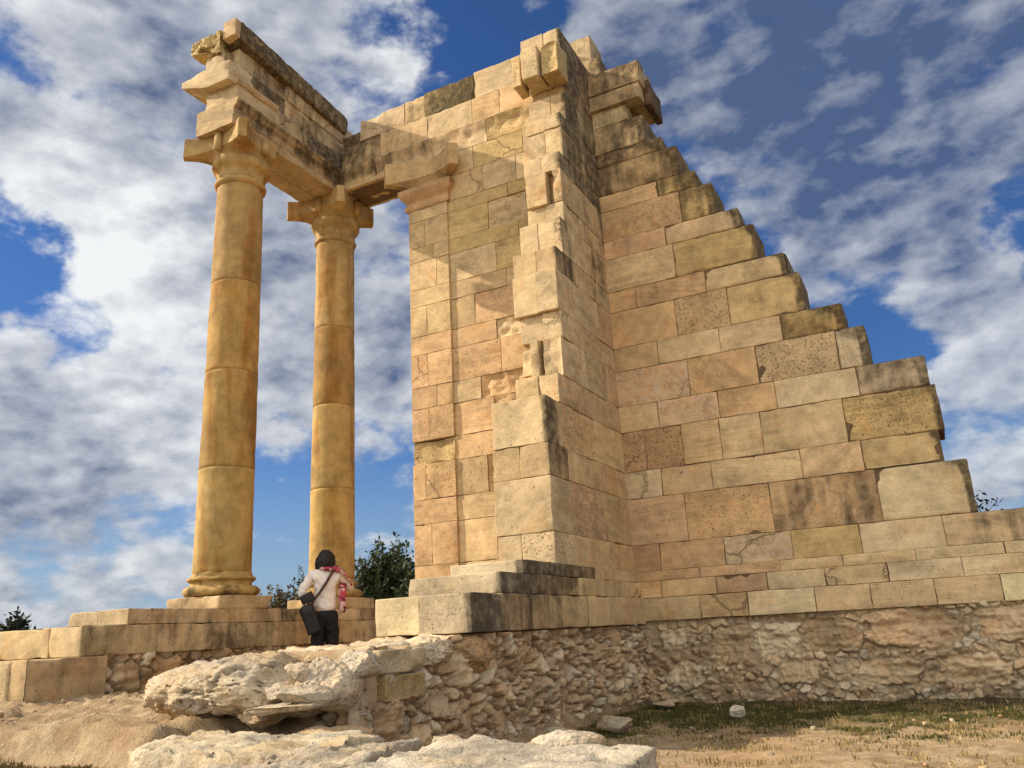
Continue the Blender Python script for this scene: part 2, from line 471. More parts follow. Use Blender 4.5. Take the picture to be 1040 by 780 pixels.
# ------------------------------------------------------------------ rubble masonry sheets
def rubble(mb, origin, udir, ndir, ulen, vlen, smin, smax, rng, depth=.06, res=.016, thick=.5, big=None, coltone=1., topvar=lambda u: 0 * u, mortar=(.36, .25, .145), dens=1., deep=.016):
    """solid wall core faced with irregular bedded stones in mortar; u along the wall, v up"""
    origin = np.array(origin, float); udir = np.array(udir, float); ndir = np.array(ndir, float)
    R = np.random.RandomState(rng)
    cells = [(c[0], c[1], c[2], c[3], R.uniform(-.1, .1)) for c in (big or [])]
    sizes = np.concatenate([R.uniform(smax * .6, smax, int(ulen * 4 * dens)), R.uniform(smin * 1.6, smax * .6, int(ulen * 26 * dens)), R.uniform(smin, smin * 1.8, int(ulen * 110 * dens))])
    for s in sizes:
        for _ in range(7):
            u = R.uniform(0, ulen); v = R.uniform(0, vlen); ok = True
            for (cu, cv, cs, ca, ct) in cells:
                if max(abs(u - cu) / (1.25 * .5 * (cs * ca + s * 1.25) + .3 * (s + cs)), abs(v - cv) / ((s + cs) * .92)) < 1.:
                    ok = False; break
            if ok:
                cells.append((u, v, s, R.uniform(.8, 1.7), R.uniform(-.35, .35))); break
    C = np.array(cells)
    nu = int(ulen / res); nv = int(vlen / res)
    U, V = np.meshgrid(np.linspace(0, ulen, nu), np.linspace(0, vlen, nv), indexing='ij')
    U = U.ravel(); V = V.ravel()
    pts = np.stack([U, V, np.zeros_like(U)], 1)
    wu = U + fbm(pts * 9 + rng, 4, .6) * .034; wv = V + fbm(pts * 9 + 50 + rng, 4, .6) * .028
    f1 = np.full(len(U), 1e9); f2 = np.full(len(U), 1e9); id1 = np.zeros(len(U), int)
    for k in range(len(C)):
        cu, cv, sz, asp, ct = C[k]
        du = wu - cu; dv = wv - cv
        a = (du * math.cos(ct) + dv * math.sin(ct)) / asp; bq = -du * math.sin(ct) + dv * math.cos(ct)
        kx = R.uniform(-.35, .35)
        a = a + kx * bq
        d = (np.abs(a) ** 3.2 + np.abs(bq) ** 3.2) ** (1 / 3.2) - sz
        m = d < f1
        f2 = np.where(m, f1, np.minimum(f2, d)); f1 = np.where(m, d, f1); id1 = np.where(m, k, id1)
    gapd = f2 - f1
    inside = np.minimum(gapd * .5, -f1 + .022)
    prof = sstep(.001, .012, inside)
    bulge = sstep(0, 1, np.clip(inside / np.maximum(.03, C[id1, 2] * .8), 0, 1))
    n = len(C)
    tu = R.normal(size=n) * .4; tv = R.normal(size=n) * .4
    ch = R.uniform(.25, 1.2, n)
    smear = sstep(.15, .55, fbm(pts * 1.9 + 31 + rng, 4, .6)) * .8 * (C[id1, 2] < .09)
    prof = prof * (1 - smear)
    h = prof * (depth * .8 * ch[id1] + depth * .2 * bulge + np.clip(tu[id1] * (U - C[id1, 0]) + tv[id1] * (V - C[id1, 1]), -.03, .03))
    rough = fbm(pts * 12 + id1[:, None] * 3.1, 5, .62)
    h += rough * .017 * (.45 + prof) + fbm(pts * 45, 3) * .006
    led = fbm(pts * np.array([3., 14., 1.]) + id1[:, None] * 1.7, 3)
    bigst = sstep(.08, .14, C[id1, 2])
    h += prof * led * (.010 + .016 * bigst) + bigst * prof * fbm(pts * 5 + id1[:, None], 4, .6) * .02
    h += fbm(pts * 1.4 + rng * 3, 3) * .05 - (1 - prof) * deep
    pal = np.array([(.47, .355, .215), (.46, .335, .20), (.45, .31, .18), (.49, .395, .26), (.43, .29, .165), (.47, .345, .205), (.53, .445, .315)])
    cc = pal[R.randint(0, len(pal), n)] * R.uniform(.78, 1.12, (n, 1)) * coltone
    mort = np.array(mortar) * coltone
    blot = (1 + .22 * fbm(pts * 2.4 + 7, 4))[:, None]
    colv = (cc[id1] * prof[:, None] + mort * (1 - prof)[:, None]) * blot
    prm = np.stack([R.uniform(0, .35, n)[id1] * prof, R.uniform(0, .3, n)[id1] * prof, -.05 + sstep(.32, .08, V + fbm(pts * 2.1, 4) * .15) * .42, (id1 * .137) % 1.0], 1)
    vt = V + (V / vlen) ** 3 * topvar(U)
    P = origin + U[:, None] * udir + vt[:, None] * np.array([0, 0, 1.]) + h[:, None] * ndir
    idx = np.arange(nu * nv).reshape(nu, nv)
    q = np.stack([idx[:-1, :-1], idx[1:, :-1], idx[1:, 1:], idx[:-1, 1:]], -1).reshape(-1, 4)
    zc = np.cross(udir, [0, 0, 1.]); fl = zc @ ndir < 0
    if fl: q = q[:, ::-1]
    mb.add(P, q, colv, prm)
    def skirt(row, flip, amp):       # top and ends: the wall is solid
        A = P[row]; m = len(row); K = 26; rows = []
        for k in range(K):
            B_ = A - ndir * thick * k / (K - 1.)
            if k:
                B_ = B_.copy(); B_[:, 2] += (fbm(B_ * 7 + 3, 5, .65) - .15) * amp * min(1, k / 3.)
            rows.append(B_)
        vs = np.concatenate(rows)
        fs = []
        for k in range(K - 1):
            for i in range(m - 1):
                f = (k * m + i, k * m + i + 1, (k + 1) * m + i + 1, (k + 1) * m + i)
                fs.append(f[::-1] if flip else f)
        t_ = np.clip(.5 + fbm(vs * 6, 4), 0, 1)[:, None]; cv = (np.array([.56, .46, .31]) * t_ + np.array(mort) * 1.1 * (1 - t_)) * (1 + .2 * fbm(vs * 23, 3)[:, None])
        mb.add(vs, fs, cv, (.2, .1, -.05, .4), True)
    skirt(idx[:, -1], fl, .028); skirt(idx[0, :], fl, .0); skirt(idx[-1, :], not fl, .0)

mb = MB()
bigs = [(1.14, .80, .15, 1.5), (1.67, .80, .16, 1.5), (2.25, .80, .17, 1.7), (3.05, .83, .19, 2.4), (4.0, .85, .16, 2.2), (1.85, .42, .12, 2.0), (2.75, .40, .13, 2.6), (3.6, .40, .14, 2.2), (.55, .42, .14, 1.4), (4.9, .78, .2, 2.0), (5.2, .35, .17, 2.2), (6.1, .7, .2, 1.8), (.45, .82, .11, 1.6)]
rubble(mb, (-3.5, 10.07, -1.0), (1, 0, 0), (0, -1, 0), 7.5, 1.065, .022, .075, 3, depth=.035, res=.012, big=bigs, coltone=1.2, dens=.7, deep=.003, mortar=(.41, .315, .20))
mb.build('rubble_footing', M_RUBBLE, cella)

# ------------------------------------------------------------------ cross wall stub
cross = thing('cross_wall', 'ragged stub of the cross wall jutting forward with a toothed edge', 'wall', (-3.8, 8.9, -.87))
SX0, SX1 = -4.06, -3.46
mb = MB()
FR = [(.64,.97,7.70), (.97,1.55,7.70), (1.55,1.90,7.70), (1.90,2.42,7.70), (2.42,2.77,8.06), (2.77,3.26,8.2), (3.26,3.59,8.24), (3.59,4.11,8.22), (4.11,4.41,8.28),
      (4.41,4.90,8.47), (4.90,5.18,8.58), (5.18,5.65,8.58), (5.65,5.90,8.66), (5.90,6.36,8.73), (6.36,6.57,8.80), (6.57,7.01,8.93), (7.01,7.20,9.04), (7.20,7.68,9.04), (7.68,8.06,8.98)]
COLS_F = [CREAM, CREAM, TAN, CREAM, TAN, CREAM, CREAM, CREAM, TAN, CREAM, CREAM, TAN, CREAM, CREAM, CREAM, CREAM, TAN, CREAM, CREAM]
XL = [-4.12, -4.14, -4.14, -4.12, -4.0, -4.03, -4.0, -4.05, -4.04, -4.03, -3.97, -3.95, -3.98, -4.03, -3.98, -4.0, -3.98, -4.0, -4.06]
PRJ = [0, 0, 0, 0, .02, .03, .06, .02, .0, .04, .06, .02, -.02, .05, -.03, .05, .06, .02, 0]   # how far each course is set back
for k, (z0, z1, fy) in enumerate(FR):
    SX0 = XL[k]; fy += PRJ[k]
    bond = [RNG.uniform(.42, .62), RNG.uniform(.8, 1.1)]
    cuts = [fy, fy + bond[0], fy + sum(bond)]
    while cuts[-1] < 9.6: cuts.append(cuts[-1] + RNG.uniform(.5, .9))
    cuts = [c for c in cuts if c < 9.75] + [10.2]
    split = None if k in (1, 3) else (SX0 + SX1) / 2 + RNG.uniform(-.05, .08)
    for i in range(len(cuts) - 1):
        c = jit(COLS_F[k] if i == 0 else RNG.choice([TAN, ORANGE, TAN, PINK, CREAM]), .06)
        stn = 0.
        if k >= 8: stn = .42 if i > 0 else .0
        if k >= 12: stn = .85
        if k == 3: stn = .0 if i == 0 else .05
        if k in (6, 7, 8) and i == 0: stn = .12
        pit = .3
        rough = 0.
        if (k, i) in ((3, 1), (1, 1), (11, 1), (5, 1), (0, 0)): pit = .9; rough = .015
        if i == 0 and k in (5, 11):      # broken courses with upright slots
            for (xa, xb, dy_, za, zb, rg) in (((-4.02, -3.88, .10, z0 + .10, z1 - .06, .04), (-3.86, -3.75, .0, z0, z1, 0), (-3.70, SX1, .02, z0, z1, .035)) if k == 5 else ((SX0, -3.66, .0, z0, z1, .0), (-3.58, SX1, .03, z0, z1, .03))):
                blk(mb, xa, xb, cuts[0] + dy_, cuts[1] + .2, za, zb, jit(COLS_F[k], .06), .4, 0, 0., chip=.03, rad=.008, rough=rg, rdir=(0, -1, 0), res=.04)
            blk(mb, SX0 + .03, SX1 - .015, cuts[0] + .16, cuts[1] + .22, z0, z1, jit(TAN, .05), .4, 0, .15, chip=.02, rough=.03, rdir=(0, -1, 0))
        elif i == 0 and split is not None:
            r2 = (.025 if k in (5, 11) else .0)
            blk(mb, SX0, split, cuts[0] + RNG.uniform(-.012, .02), cuts[1] + .25, z0, z1, jit(COLS_F[k], .05), .2, 0, -.1 if k < 13 else .05, chip=.02, rad=.010, rough=(.02 if k == 5 else 0), rdir=(0, -1, 0))
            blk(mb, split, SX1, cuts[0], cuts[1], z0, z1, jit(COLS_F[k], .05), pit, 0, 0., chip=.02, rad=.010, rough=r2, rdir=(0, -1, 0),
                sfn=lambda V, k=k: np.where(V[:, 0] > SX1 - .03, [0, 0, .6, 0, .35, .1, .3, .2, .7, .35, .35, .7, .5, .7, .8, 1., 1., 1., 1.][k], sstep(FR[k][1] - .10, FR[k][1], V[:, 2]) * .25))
        else:
            blk(mb, SX0, SX1 + RNG.uniform(-.004, .004), cuts[i], cuts[i + 1], z0, z1, c, pit, 0, stn, chip=.02, rad=.010, rough=rough, rdir=(1, 0, 0),
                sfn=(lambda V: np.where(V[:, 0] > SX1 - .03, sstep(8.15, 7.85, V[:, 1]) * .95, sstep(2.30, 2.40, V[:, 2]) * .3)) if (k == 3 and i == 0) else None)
    core(mb, -3.9, SX1, fy + .2, 10.2, z0, z1)
mb.build('masonry', M_ASHLAR, cross)
for (a, c2, fy, col, st_, rg) in ((-4.13, -4.0, 8.78, TAN, .1, .02), (-3.95, -3.70, 8.70, CREAM, .0, 0.), (-3.67, -3.42, 8.74, OCHRE, .1, .05)):
    mb = MB()
    blk(mb, a, c2, fy, 9.1, 7.19, 7.68, jit(col), .5, 0, st_, chip=.04, rad=.02, rough=rg, rdir=(0, -1, 0))
    mb.build('console_block', M_ASHLAR, cross)
# the three plinth courses under it
for (z0, z1, x0, x1, fy, nm) in ((.02, .33, -4.30, -3.36, 5.80, 0), (.33, .515, -4.33, -3.385, 6.35, 1), (.515, .645, -4.19, -3.41, 6.85, 2)):
    cuts = [fy, fy + .52 + .2 * nm, fy + 1.1 + .15 * nm, fy + 1.75, fy + 2.4, fy + 3.1]
    cuts = [c for c in cuts if c < 9.8] + [10.03]
    for i in range(len(cuts) - 1):
        st_ = [.75, .62, .5, .22, .05, .0, 0][i] + (.05 if nm < 2 else .2 if i < 3 else .0)
        g = jit(GREY if i == 0 else TAN, .05)
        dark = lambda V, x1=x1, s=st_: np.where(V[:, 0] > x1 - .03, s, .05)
        if nm == 0 and i == 0:
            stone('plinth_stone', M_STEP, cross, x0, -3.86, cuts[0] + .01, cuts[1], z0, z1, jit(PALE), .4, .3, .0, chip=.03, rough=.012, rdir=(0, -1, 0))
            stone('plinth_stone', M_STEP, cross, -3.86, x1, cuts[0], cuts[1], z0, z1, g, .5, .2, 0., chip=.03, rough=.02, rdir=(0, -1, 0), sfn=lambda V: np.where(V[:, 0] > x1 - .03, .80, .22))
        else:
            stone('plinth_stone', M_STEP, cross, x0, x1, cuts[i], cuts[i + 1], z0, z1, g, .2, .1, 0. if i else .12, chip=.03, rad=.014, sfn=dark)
    bed(cross, (x0, x1, fy, 10.03, z0, z1))
mb = MB()
bigs = [(4.9, .80, .14, .9), (4.35, .78, .15, .8), (5.35, .5, .13, 1.1), (4.25, .32, .12, 1.0), (5.25, .82, .10, 1.6), (4.9, .28, .14, .8), (3.3, .78, .11, 1.1), (2.9, .72, .09, 1.2), (1.5, .78, .1, 1.2), (3.75, .72, .07, .8), (3.7, .3, .10, 1.0), (3.2, .45, .08, 1.2), (2.3, .6, .08, 1.5), (4.65, .55, .10, 1.2)]
tv = lambda u: np.where(u > 4.3, sstep(4.3, 4.6, u) * (fbm(np.stack([u * 3.3, 0 * u, 0 * u + 4], 1), 4, .6) * .05 - .06), 0)
rubble(mb, (-3.49, 10.10, -1.0), (0, -1, 0), (1, 0, 0), 5.62, 1.012, .022, .085, 8, depth=.08, res=.0105, coltone=1.2, deep=.012, big=bigs, thick=.9, topvar=tv)
tv2 = lambda u: fbm(np.stack([u * 3.3, 0 * u, 0 * u + 9], 1), 4, .6) * .07 - .06
rubble(mb, (-4.45, 4.40, -1.0), (1, 0, 0), (0, -1, 0), 1.0, .95, .03, .10, 21, depth=.09, res=.016, thick=.6, topvar=tv2)
mb.build('rubble_footing', M_RUBBLE, cross)

# ------------------------------------------------------------------ pronaos flank wall with its pilaster (anta)
pron = thing('pronaos_wall', 'sunlit flank wall with a flat pilaster carrying a horned capital', 'wall', (-5.3, 10.4, -.5))
mb = MB()
Z1 = [-.5, .05, .33, .64] + Z[4:19] + [7.01, 7.41]
PJ = {4: [-5.35, -4.75], 5: [-5.1, -4.6], 6: [-5.45, -4.95, -4.5], 7: [-5.2, -4.85], 8: [-5.3, -4.6], 9: [-5.5, -4.75], 10: [-5.15, -4.5], 11: [-5.2, -4.55],
      12: [-5.55, -4.8], 13: [-5.0], 14: [-5.15, -4.5], 15: [-4.75], 16: [-5.25, -4.6], 17: [-4.9]}
for k in range(len(Z1) - 1):
    z0, z1 = Z1[k], Z1[k + 1]
    js = [-5.97] + PJ.get(k, [-5.3 + RNG.uniform(-.2, .2), -4.7 + RNG.uniform(-.15, .15)]) + [-4.0]
    for i in range(len(js) - 1):
        c = jit(RNG.choice([TAN, ORANGE, CREAM, TAN, ORANGE]) if k < 13 else RNG.choice([CREAM, TAN, CREAM, OCHRE]), .06)
        rough = 0.; st_ = 0.; dy = RNG.uniform(0, .006); pit = RNG.choice([.1, .3, .5])
        if (k, i) in ((11, 1), (8, 1), (6, 1), (9, 1), (16, 1)): rough = .045; dy = .015; pit = .5
        if k >= 18: st_ = .12
        blk(mb, js[i], js[i + 1], 10.0 + dy, 10.72, z0, z1, c, pit, RNG.choice([0, .0, .2]), st_, chip=.016, rad=.008, rough=rough, rdir=(0, -1, 0), res=(.035 if rough else .075))
    core(mb, -5.97, -4.0, 10.12, 10.72, z0, z1)
mb.build('masonry', M_ASHLAR, pron)
mb = MB()
for k in range(len(Z1) - 1):
    z0, z1 = Z1[k], Z1[k + 1]
    if z1 > 6.6: break
    js = [-6.68, -5.955]
    if k % 2 == 0 or RNG.random() < .3: js = [-6.68, -6.68 + RNG.choice([.22, .3, .45, .5]), -5.955]
    for i in range(len(js) - 1):
        rough = .05 if (k == 7 and i == 0) else 0.
        c = jit(ORANGE if k < 12 else TAN, .06)
        if k == 7: c = jit(OCHRE); js = [-6.68, -5.955]
        blk(mb, js[i], js[i + 1], 9.965 + (.02 if rough else 0), 10.75, z0, z1, c, .9 if k == 7 else RNG.choice([.2, .4, .6]), 0, .1 if k == 7 else 0., rad=.008, chip=.05 if k == 7 else .016, rough=rough, rdir=(0, -1, 0))
        if k == 7: break
    core(mb, -6.68, -5.955, 10.03, 10.75, z0, z1)
mb.build('pilaster', M_ASHLAR, pron)

# ------------------------------------------------------------------ columns with horned (concave abacus) capitals
def lathe(mb, cx, cy, prof, n=64, col=(.4, .3, .1), prm=(0, 0, 0, 0), wob=.0, cap=True):
    prof = np.array(prof); th = np.linspace(0, 2 * math.pi, n, endpoint=False)
    V = np.zeros((len(prof), n, 3))
    V[..., 0] = cx + prof[:, :1] * np.cos(th); V[..., 1] = cy + prof[:, :1] * np.sin(th); V[..., 2] = prof[:, 1:2]
    Vf = V.reshape(-1, 3)
    if wob:
        h = fbm(Vf * 6, 3) * wob
        e = np.clip(fbm(Vf * 3.1 + 9, 3) - .25, 0, 1) * wob * 6
        rr = Vf[:, :2] - np.array([cx, cy]); l = np.linalg.norm(rr, axis=1); l[l == 0] = 1
        Vf[:, :2] += rr / l[:, None] * (h - e)[:, None]
    F = []
    m = len(prof)
    for i in range(m - 1):
        for j in range(n):
            k = (j + 1) % n
            F.append((i * n + j, i * n + k, (i + 1) * n + k, (i + 1) * n + j))
    if cap:
        F.append(tuple(range(n - 1, -1, -1))); F.append(tuple((m - 1) * n + j for j in range(n)))
    mb.add(Vf, F, col, prm)

def star_outline(D, w, mside, nseg=12):
    pts = []
    for q in range(4):
        a = math.radians(45 + 90 * q)
        u = np.array([math.cos(a), math.sin(a)]); t = np.array([-u[1], u[0]])
        p0 = u * D - t * w; p1 = u * D + t * w
        pts += [p0, p1]
        a2 = math.radians(135 + 90 * q)
        u2 = np.array([math.cos(a2), math.sin(a2)]); t2 = np.array([-u2[1], u2[0]])
        e = u2 * D - t2 * w
        am = math.radians(90 + 90 * q); mdir = np.array([math.cos(am), math.sin(am)])
        midl = (p1 + e) / 2
        ctrl = 2 * (mdir * mside) - midl
        for s in np.linspace(0, 1, nseg + 2)[1:-1]:
            pts.append((1 - s) ** 2 * p1 + 2 * s * (1 - s) * ctrl + s * s * e)
    return np.array(pts)

def capital_geo(mb, cx, cy, z0, z1, rbell, D, w, mside, square=False, col=(.45, .33, .17), prm=(.1, .1, .0, .3), scale=(1, 1), broken=0.):
    out = star_outline(D, w, mside)
    if broken:      # the horn at +x +y has broken away
        lim = broken; dd = out @ np.array([.7071, .7071]); out = out * np.where(dd > lim, lim / np.maximum(dd, 1e-6), 1)[:, None]
    n = len(out); R = np.linalg.norm(out, axis=1); ang = np.arctan2(out[:, 1], out[:, 0])
    if square:
        rb = rbell / np.maximum(np.abs(np.cos(ang)), np.abs(np.sin(ang)))
    else:
        rb = np.full(n, rbell)
    H = z1 - z0
    levels = []
    for s in np.linspace(0, 1, 9):
        g = s ** 1.7
        r = rb + (R - rb) * g
        reach = np.clip((R - rb) / (R - rb).max(), 0, 1)
        zz = z0 + H * (.05 + .42 * s ** .8) * (1 - .55 * reach * s)
        levels.append((r, zz))
    levels.append((R * 1.0, np.full(n, z1 - .012))); levels.append((R * .985, np.full(n, z1)))
    V = []
    for r, zz in levels:
        V.append(np.stack([cx + r * np.cos(ang) * scale[0], cy + r * np.sin(ang) * scale[1], zz], 1))
    V = np.concatenate(V)
    V += (fbm(V * 7, 3) * .008)[:, None] * np.array([1, 1, .6])
    m = len(levels); F = []
    for i in range(m - 1):
        for j in range(n):
            k = (j + 1) % n
            F.append((i * n + j, i * n + k, (i + 1) * n + k, (i + 1) * n + j))
    F.append(tuple(range(n - 1, -1, -1))); F.append(tuple((m - 1) * n + j for j in range(n)))
    mb.add(V, F, col, prm, smooth=False)
    if not square:
        for q in range(4):
            a = math.radians(90 * q)
            px, py = cx + math.cos(a) * (mside + .03), cy + math.sin(a) * (mside + .03)
            lathe(mb, px, py, [(.05, z0 + H * .28), (.065, z0 + H * .45), (.06, z1 - .03)], 12, col, prm)

YEL = (.385, .264, .096)
def column(name_label, cx, cy, r0, r1, z_end, cols, chipseed):
    t = thing('column', name_label, 'column', (cx, cy, .48), 'standing columns of the temple front')
    mb = MB()
    blk(mb, cx - .47, cx + .47, cy - .47, cy + .47, .48, .65, jit(TAN), .2, 0, .25, chip=.05, rad=.02, res=.05)
    mb.build('plinth', M_STEP, t)
    mb = MB()
    prof = [(.40, .65)]
    for a in np.linspace(-90, 90, 9): prof.append((.415 + .075 * math.cos(math.radians(a)), .715 + .065 * math.sin(math.radians(a))))
    prof += [(.405, .785), (.395, .80), (.392, .825), (.40, .84)]
    for a in np.linspace(-90, 90, 7): prof.append((.395 + .042 * math.cos(math.radians(a)), .872 + .03 * math.sin(math.radians(a))))
    prof += [(.39, .905), (r0 + .01, .93), (r0 + .002, .955)]
    prof = [(p[0] * r0 / .37, p[1]) for p in prof]
    lathe(mb, cx, cy, prof, 72, (.38, .25, .085), (0, 0, .40, .2 + chipseed), wob=.014)
    mb.build('base', M_COLUMN, t)
    zs = [.95, 2.33, 3.70, 5.05, 6.62]
    for i in range(4):
        mb = MB()
        a, e = zs[i], zs[i + 1]
        rad = lambda z: r0 + (r1 - r0) * ((z - .95) / 5.67) ** 1.25
        pr = [(rad(a) - .006, a + .001), (rad(a), a + .006)] + [(rad(z), z) for z in np.linspace(a + .05, e - .05, 14)] + [(rad(e), e - .006), (rad(e) - .006, e - .001)]
        lathe(mb, cx, cy, pr, 72, jit(cols[i], .05), (0, 0, -.1, (.17 + .31 * i + chipseed) % 1), wob=.004)
        mb.build('drum', M_COLUMN, t)
    mb = MB()
    k = r1 / .335
    pr = [(.33, 6.62), (.345, 6.63), (.372, 6.65), (.378, 6.675), (.365, 6.70), (.345, 6.71), (.342, 6.74), (.352, 6.75), (.352, 6.765), (.343, 6.775), (.35, 6.85), (.375, 6.90), (.415, 6.92), (.43, 6.95), (.43, 7.03), (.42, 7.06), (.40, 7.065)]
    lathe(mb, cx, cy, [(p[0] * k, p[1]) for p in pr], 72, (.44, .30, .12), (0, 0, .0, .5 + chipseed), wob=.005)
    capital_geo(mb, cx, cy, 7.0, z_end, .40 * k, .83, .062, .45, col=(.42, .29, .125), prm=(0, 0, .15, .6 + chipseed), broken=.50 if chipseed < .2 else .66)
    mb.build('capital', M_COLUMN, t)
    return t
column('sandstone column at the left end, holding up the free end of the entablature', -8.5, 8.14, .372, .335, 7.395, [YEL, (.385, .252, .085), (.37, .232, .080), (.39, .255, .10)], .05)
column('sandstone column behind the woman, under the corner of the two entablatures', -8.5, 10.38, .352, .322, 7.395, [(.385, .252, .085), YEL, (.365, .228, .08), (.41, .275, .11)], .41)

mb = MB()
capital_geo(mb, -6.32, 10.38, 6.92, 7.40, .38, .92, .07, .44, square=True, col=(.46, .31, .15), prm=(.2, .2, .05, .3))
lo = [( .40, 6.57), (.42, 6.60), (.42, 6.66), (.40, 6.68), (.40, 6.72), (.46, 6.78), (.50, 6.86), (.50, 6.93), (.44, 6.97)]
vs = []; fs = []
cs = []
for s in (45, 135, 225, 315):
    a = math.radians(s); cs.append((math.cos(a) * math.sqrt(2), math.sin(a) * math.sqrt(2)))
for r, z in lo:
    for cxn, cyn in cs: vs.append((-6.32 + cxn * r * .98, 10.36 + cyn * r, z))
for i in range(len(lo) - 1):
    for j in range(4):
        k = (j + 1) % 4; fs.append((i * 4 + j, i * 4 + k, (i + 1) * 4 + k, (i + 1) * 4 + j))
mb.add(vs, fs, (.47, .30, .15), (.3, .2, .05, .7), False)
mb.build('pilaster_capital', M_ASHLAR, pron)

# ------------------------------------------------------------------ entablatures
fac = thing('entablature', 'dark stained entablature with broken cornice end on top of the two columns', 'entablature', (-8.5, 9.1, 7.4))
def face_profile(mb, y0, y1, prof, xin, xout, col, prm, seg=40, wob=.010, sfn=None):
    """beam running along y; prof = list of (offset towards +x, z) on the inner face, straight outer face"""
    ys = np.linspace(y0, y1, seg)
    full = [(xin + o, z) for o, z in prof] + [(xout, prof[-1][1]), (xout, prof[0][1])]
    full = np.array(full); m = len(full)
    V = np.zeros((seg, m, 3)); V[..., 0] = full[:, 0]; V[..., 1] = ys[:, None]; V[..., 2] = full[:, 1]
    V = V.reshape(-1, 3)
    prm = np.tile(np.array(prm, float), (len(V), 1))
    if sfn is not None: prm[:, 2] += sfn(V)
    V = V + (fbm(V * 5, 4) * wob)[:, None] * np.array([1, .3, .7])
    F = []
    for i in range(seg - 1):
        for j in range(m):
            k = (j + 1) % m
            F.append((i * m + j, i * m + k, (i + 1) * m + k, (i + 1) * m + j)[::-1])
    F.append(tuple(range(m))); F.append(tuple((seg - 1) * m + j for j in range(m - 1, -1, -1)))
    mb.add(V, F, col, prm, False)
XI, XO = -8.13, -8.87
mb = MB()
arch = [(0, 7.39), (0, 7.42), (0, 7.46), (0, 7.50), (.002, 7.53), (.012, 7.535), (.012, 7.60), (.012, 7.66), (.03, 7.67), (.055, 7.70), (.06, 7.74), (.085, 7.76), (.085, 7.80)]
face_profile(mb, 7.56, 10.70, arch, XI, XO, (.47, .335, .18), (.1, .2, -.1, .35), 60,
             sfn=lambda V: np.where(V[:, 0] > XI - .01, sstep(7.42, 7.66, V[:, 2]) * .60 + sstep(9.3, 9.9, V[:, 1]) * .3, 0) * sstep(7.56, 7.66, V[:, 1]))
mb.build('architrave', M_BEAM, fac)
bx = []
for a, e, c, st_ in ((7.62, 8.45, CREAM, .12), (8.45, 9.2, CREAM, .18), (9.2, 10.68, GREY, .85)):
    stone('frieze_block', M_BEAM, fac, -8.78, XI, a, e, 7.80, 8.16, jit(c), .1, .1, st_, chip=.035, rad=.015)
bx.append((-8.78, XI, 7.65, 10.0, 7.80, 8.16))
mb = MB()
face_profile(mb, 7.6, 8.45, [(0, 8.10), (.02, 8.11), (.04, 8.15), (.04, 8.18)], XI, -8.7, (.46, .33, .18), (.2, .1, .15, .2), 14)
mb.build('frieze_moulding', M_BEAM, fac)
for a, e, c, st_ in ((7.9, 8.7, CREAM, 1.15), (8.7, 9.5, TAN, .28), (9.5, 10.68, CREAM, .35)):
    stone('attic_block', M_BEAM, fac, -8.72, XI - .06, a, e, 8.16, 8.5, jit(c), .3, .3, st_, chip=.05, rad=.018)
for a, e, c, st_ in ((7.72, 8.05, CREAM, .0), (8.05, 8.7, TAN, .48), (8.7, 9.35, TAN, .36), (9.35, 10.68, CREAM, .12)):
    stone('attic_block', M_BEAM, fac, -8.70, XI - .10 + (.06 if a > 8.6 else 0), a, e, 8.5, 8.84, jit(c), .3, .3, st_, chip=.05, rad=.018)
bx.append((-8.7, XI - .1, 7.95, 10.05, 8.16, 8.84))
bed(fac, *bx)
def tilt(V):
    V = V.copy(); V[:, 2] += -(V[:, 1] - 7.65) * .085
    return V
for a, e in ((7.62, 8.45), (8.45, 9.3), (9.3, 10.2)):
    stone('crowning_block', M_BEAM, fac, -8.42, XI + .04, a, e, 8.86, 9.20, jit(TAN), .2, 0, .95 if a < 8.4 else 1. if a < 9 else .7, chip=.04, rad=.02, shape=tilt)
stone('crowning_block', M_BEAM, fac, -8.36, XI + .03, 7.50, 7.62, 8.88, 9.19, jit(TAN), .1, 0, .1, chip=.025, rad=.008, shape=tilt)
def beak(V):      # broken cornice slab drawn out to a point
    V = V.copy(); t = np.clip((-8.62 - V[:, 0]) / .55, 0, 1)
    V[:, 2] = 8.36 + (V[:, 2] - 8.36) * (1 - .72 * t) + .02 * t
    return V
stone('cornice_slab', M_BEAM, fac, -9.17, -8.17, 7.48, 8.0, 8.12, 8.48, jit(CREAM), .1, .1, .0, chip=.06, rad=.02, res=.05, shape=beak)
stone('cornice_backing', M_BEAM, fac, -8.76, -8.36, 7.56, 8.2, 8.46, 8.72, jit(CREAM), .2, 0, .1, chip=.04)
def slope(V):
    V = V.copy(); t = np.clip((-8.42 - V[:, 0]) / .5, 0, 1)
    V[:, 2] += -.02 * t + np.where(V[:, 2] < 8.85, .18 * t, 0)
    return V
stone('broken_block', M_BEAM, fac, -9.0, -8.38, 7.46, 8.1, 8.66, 9.08, jit(OCHRE), .6, 0, .05, chip=.10, rad=.06, rough=.07, res=.035, shape=slope)

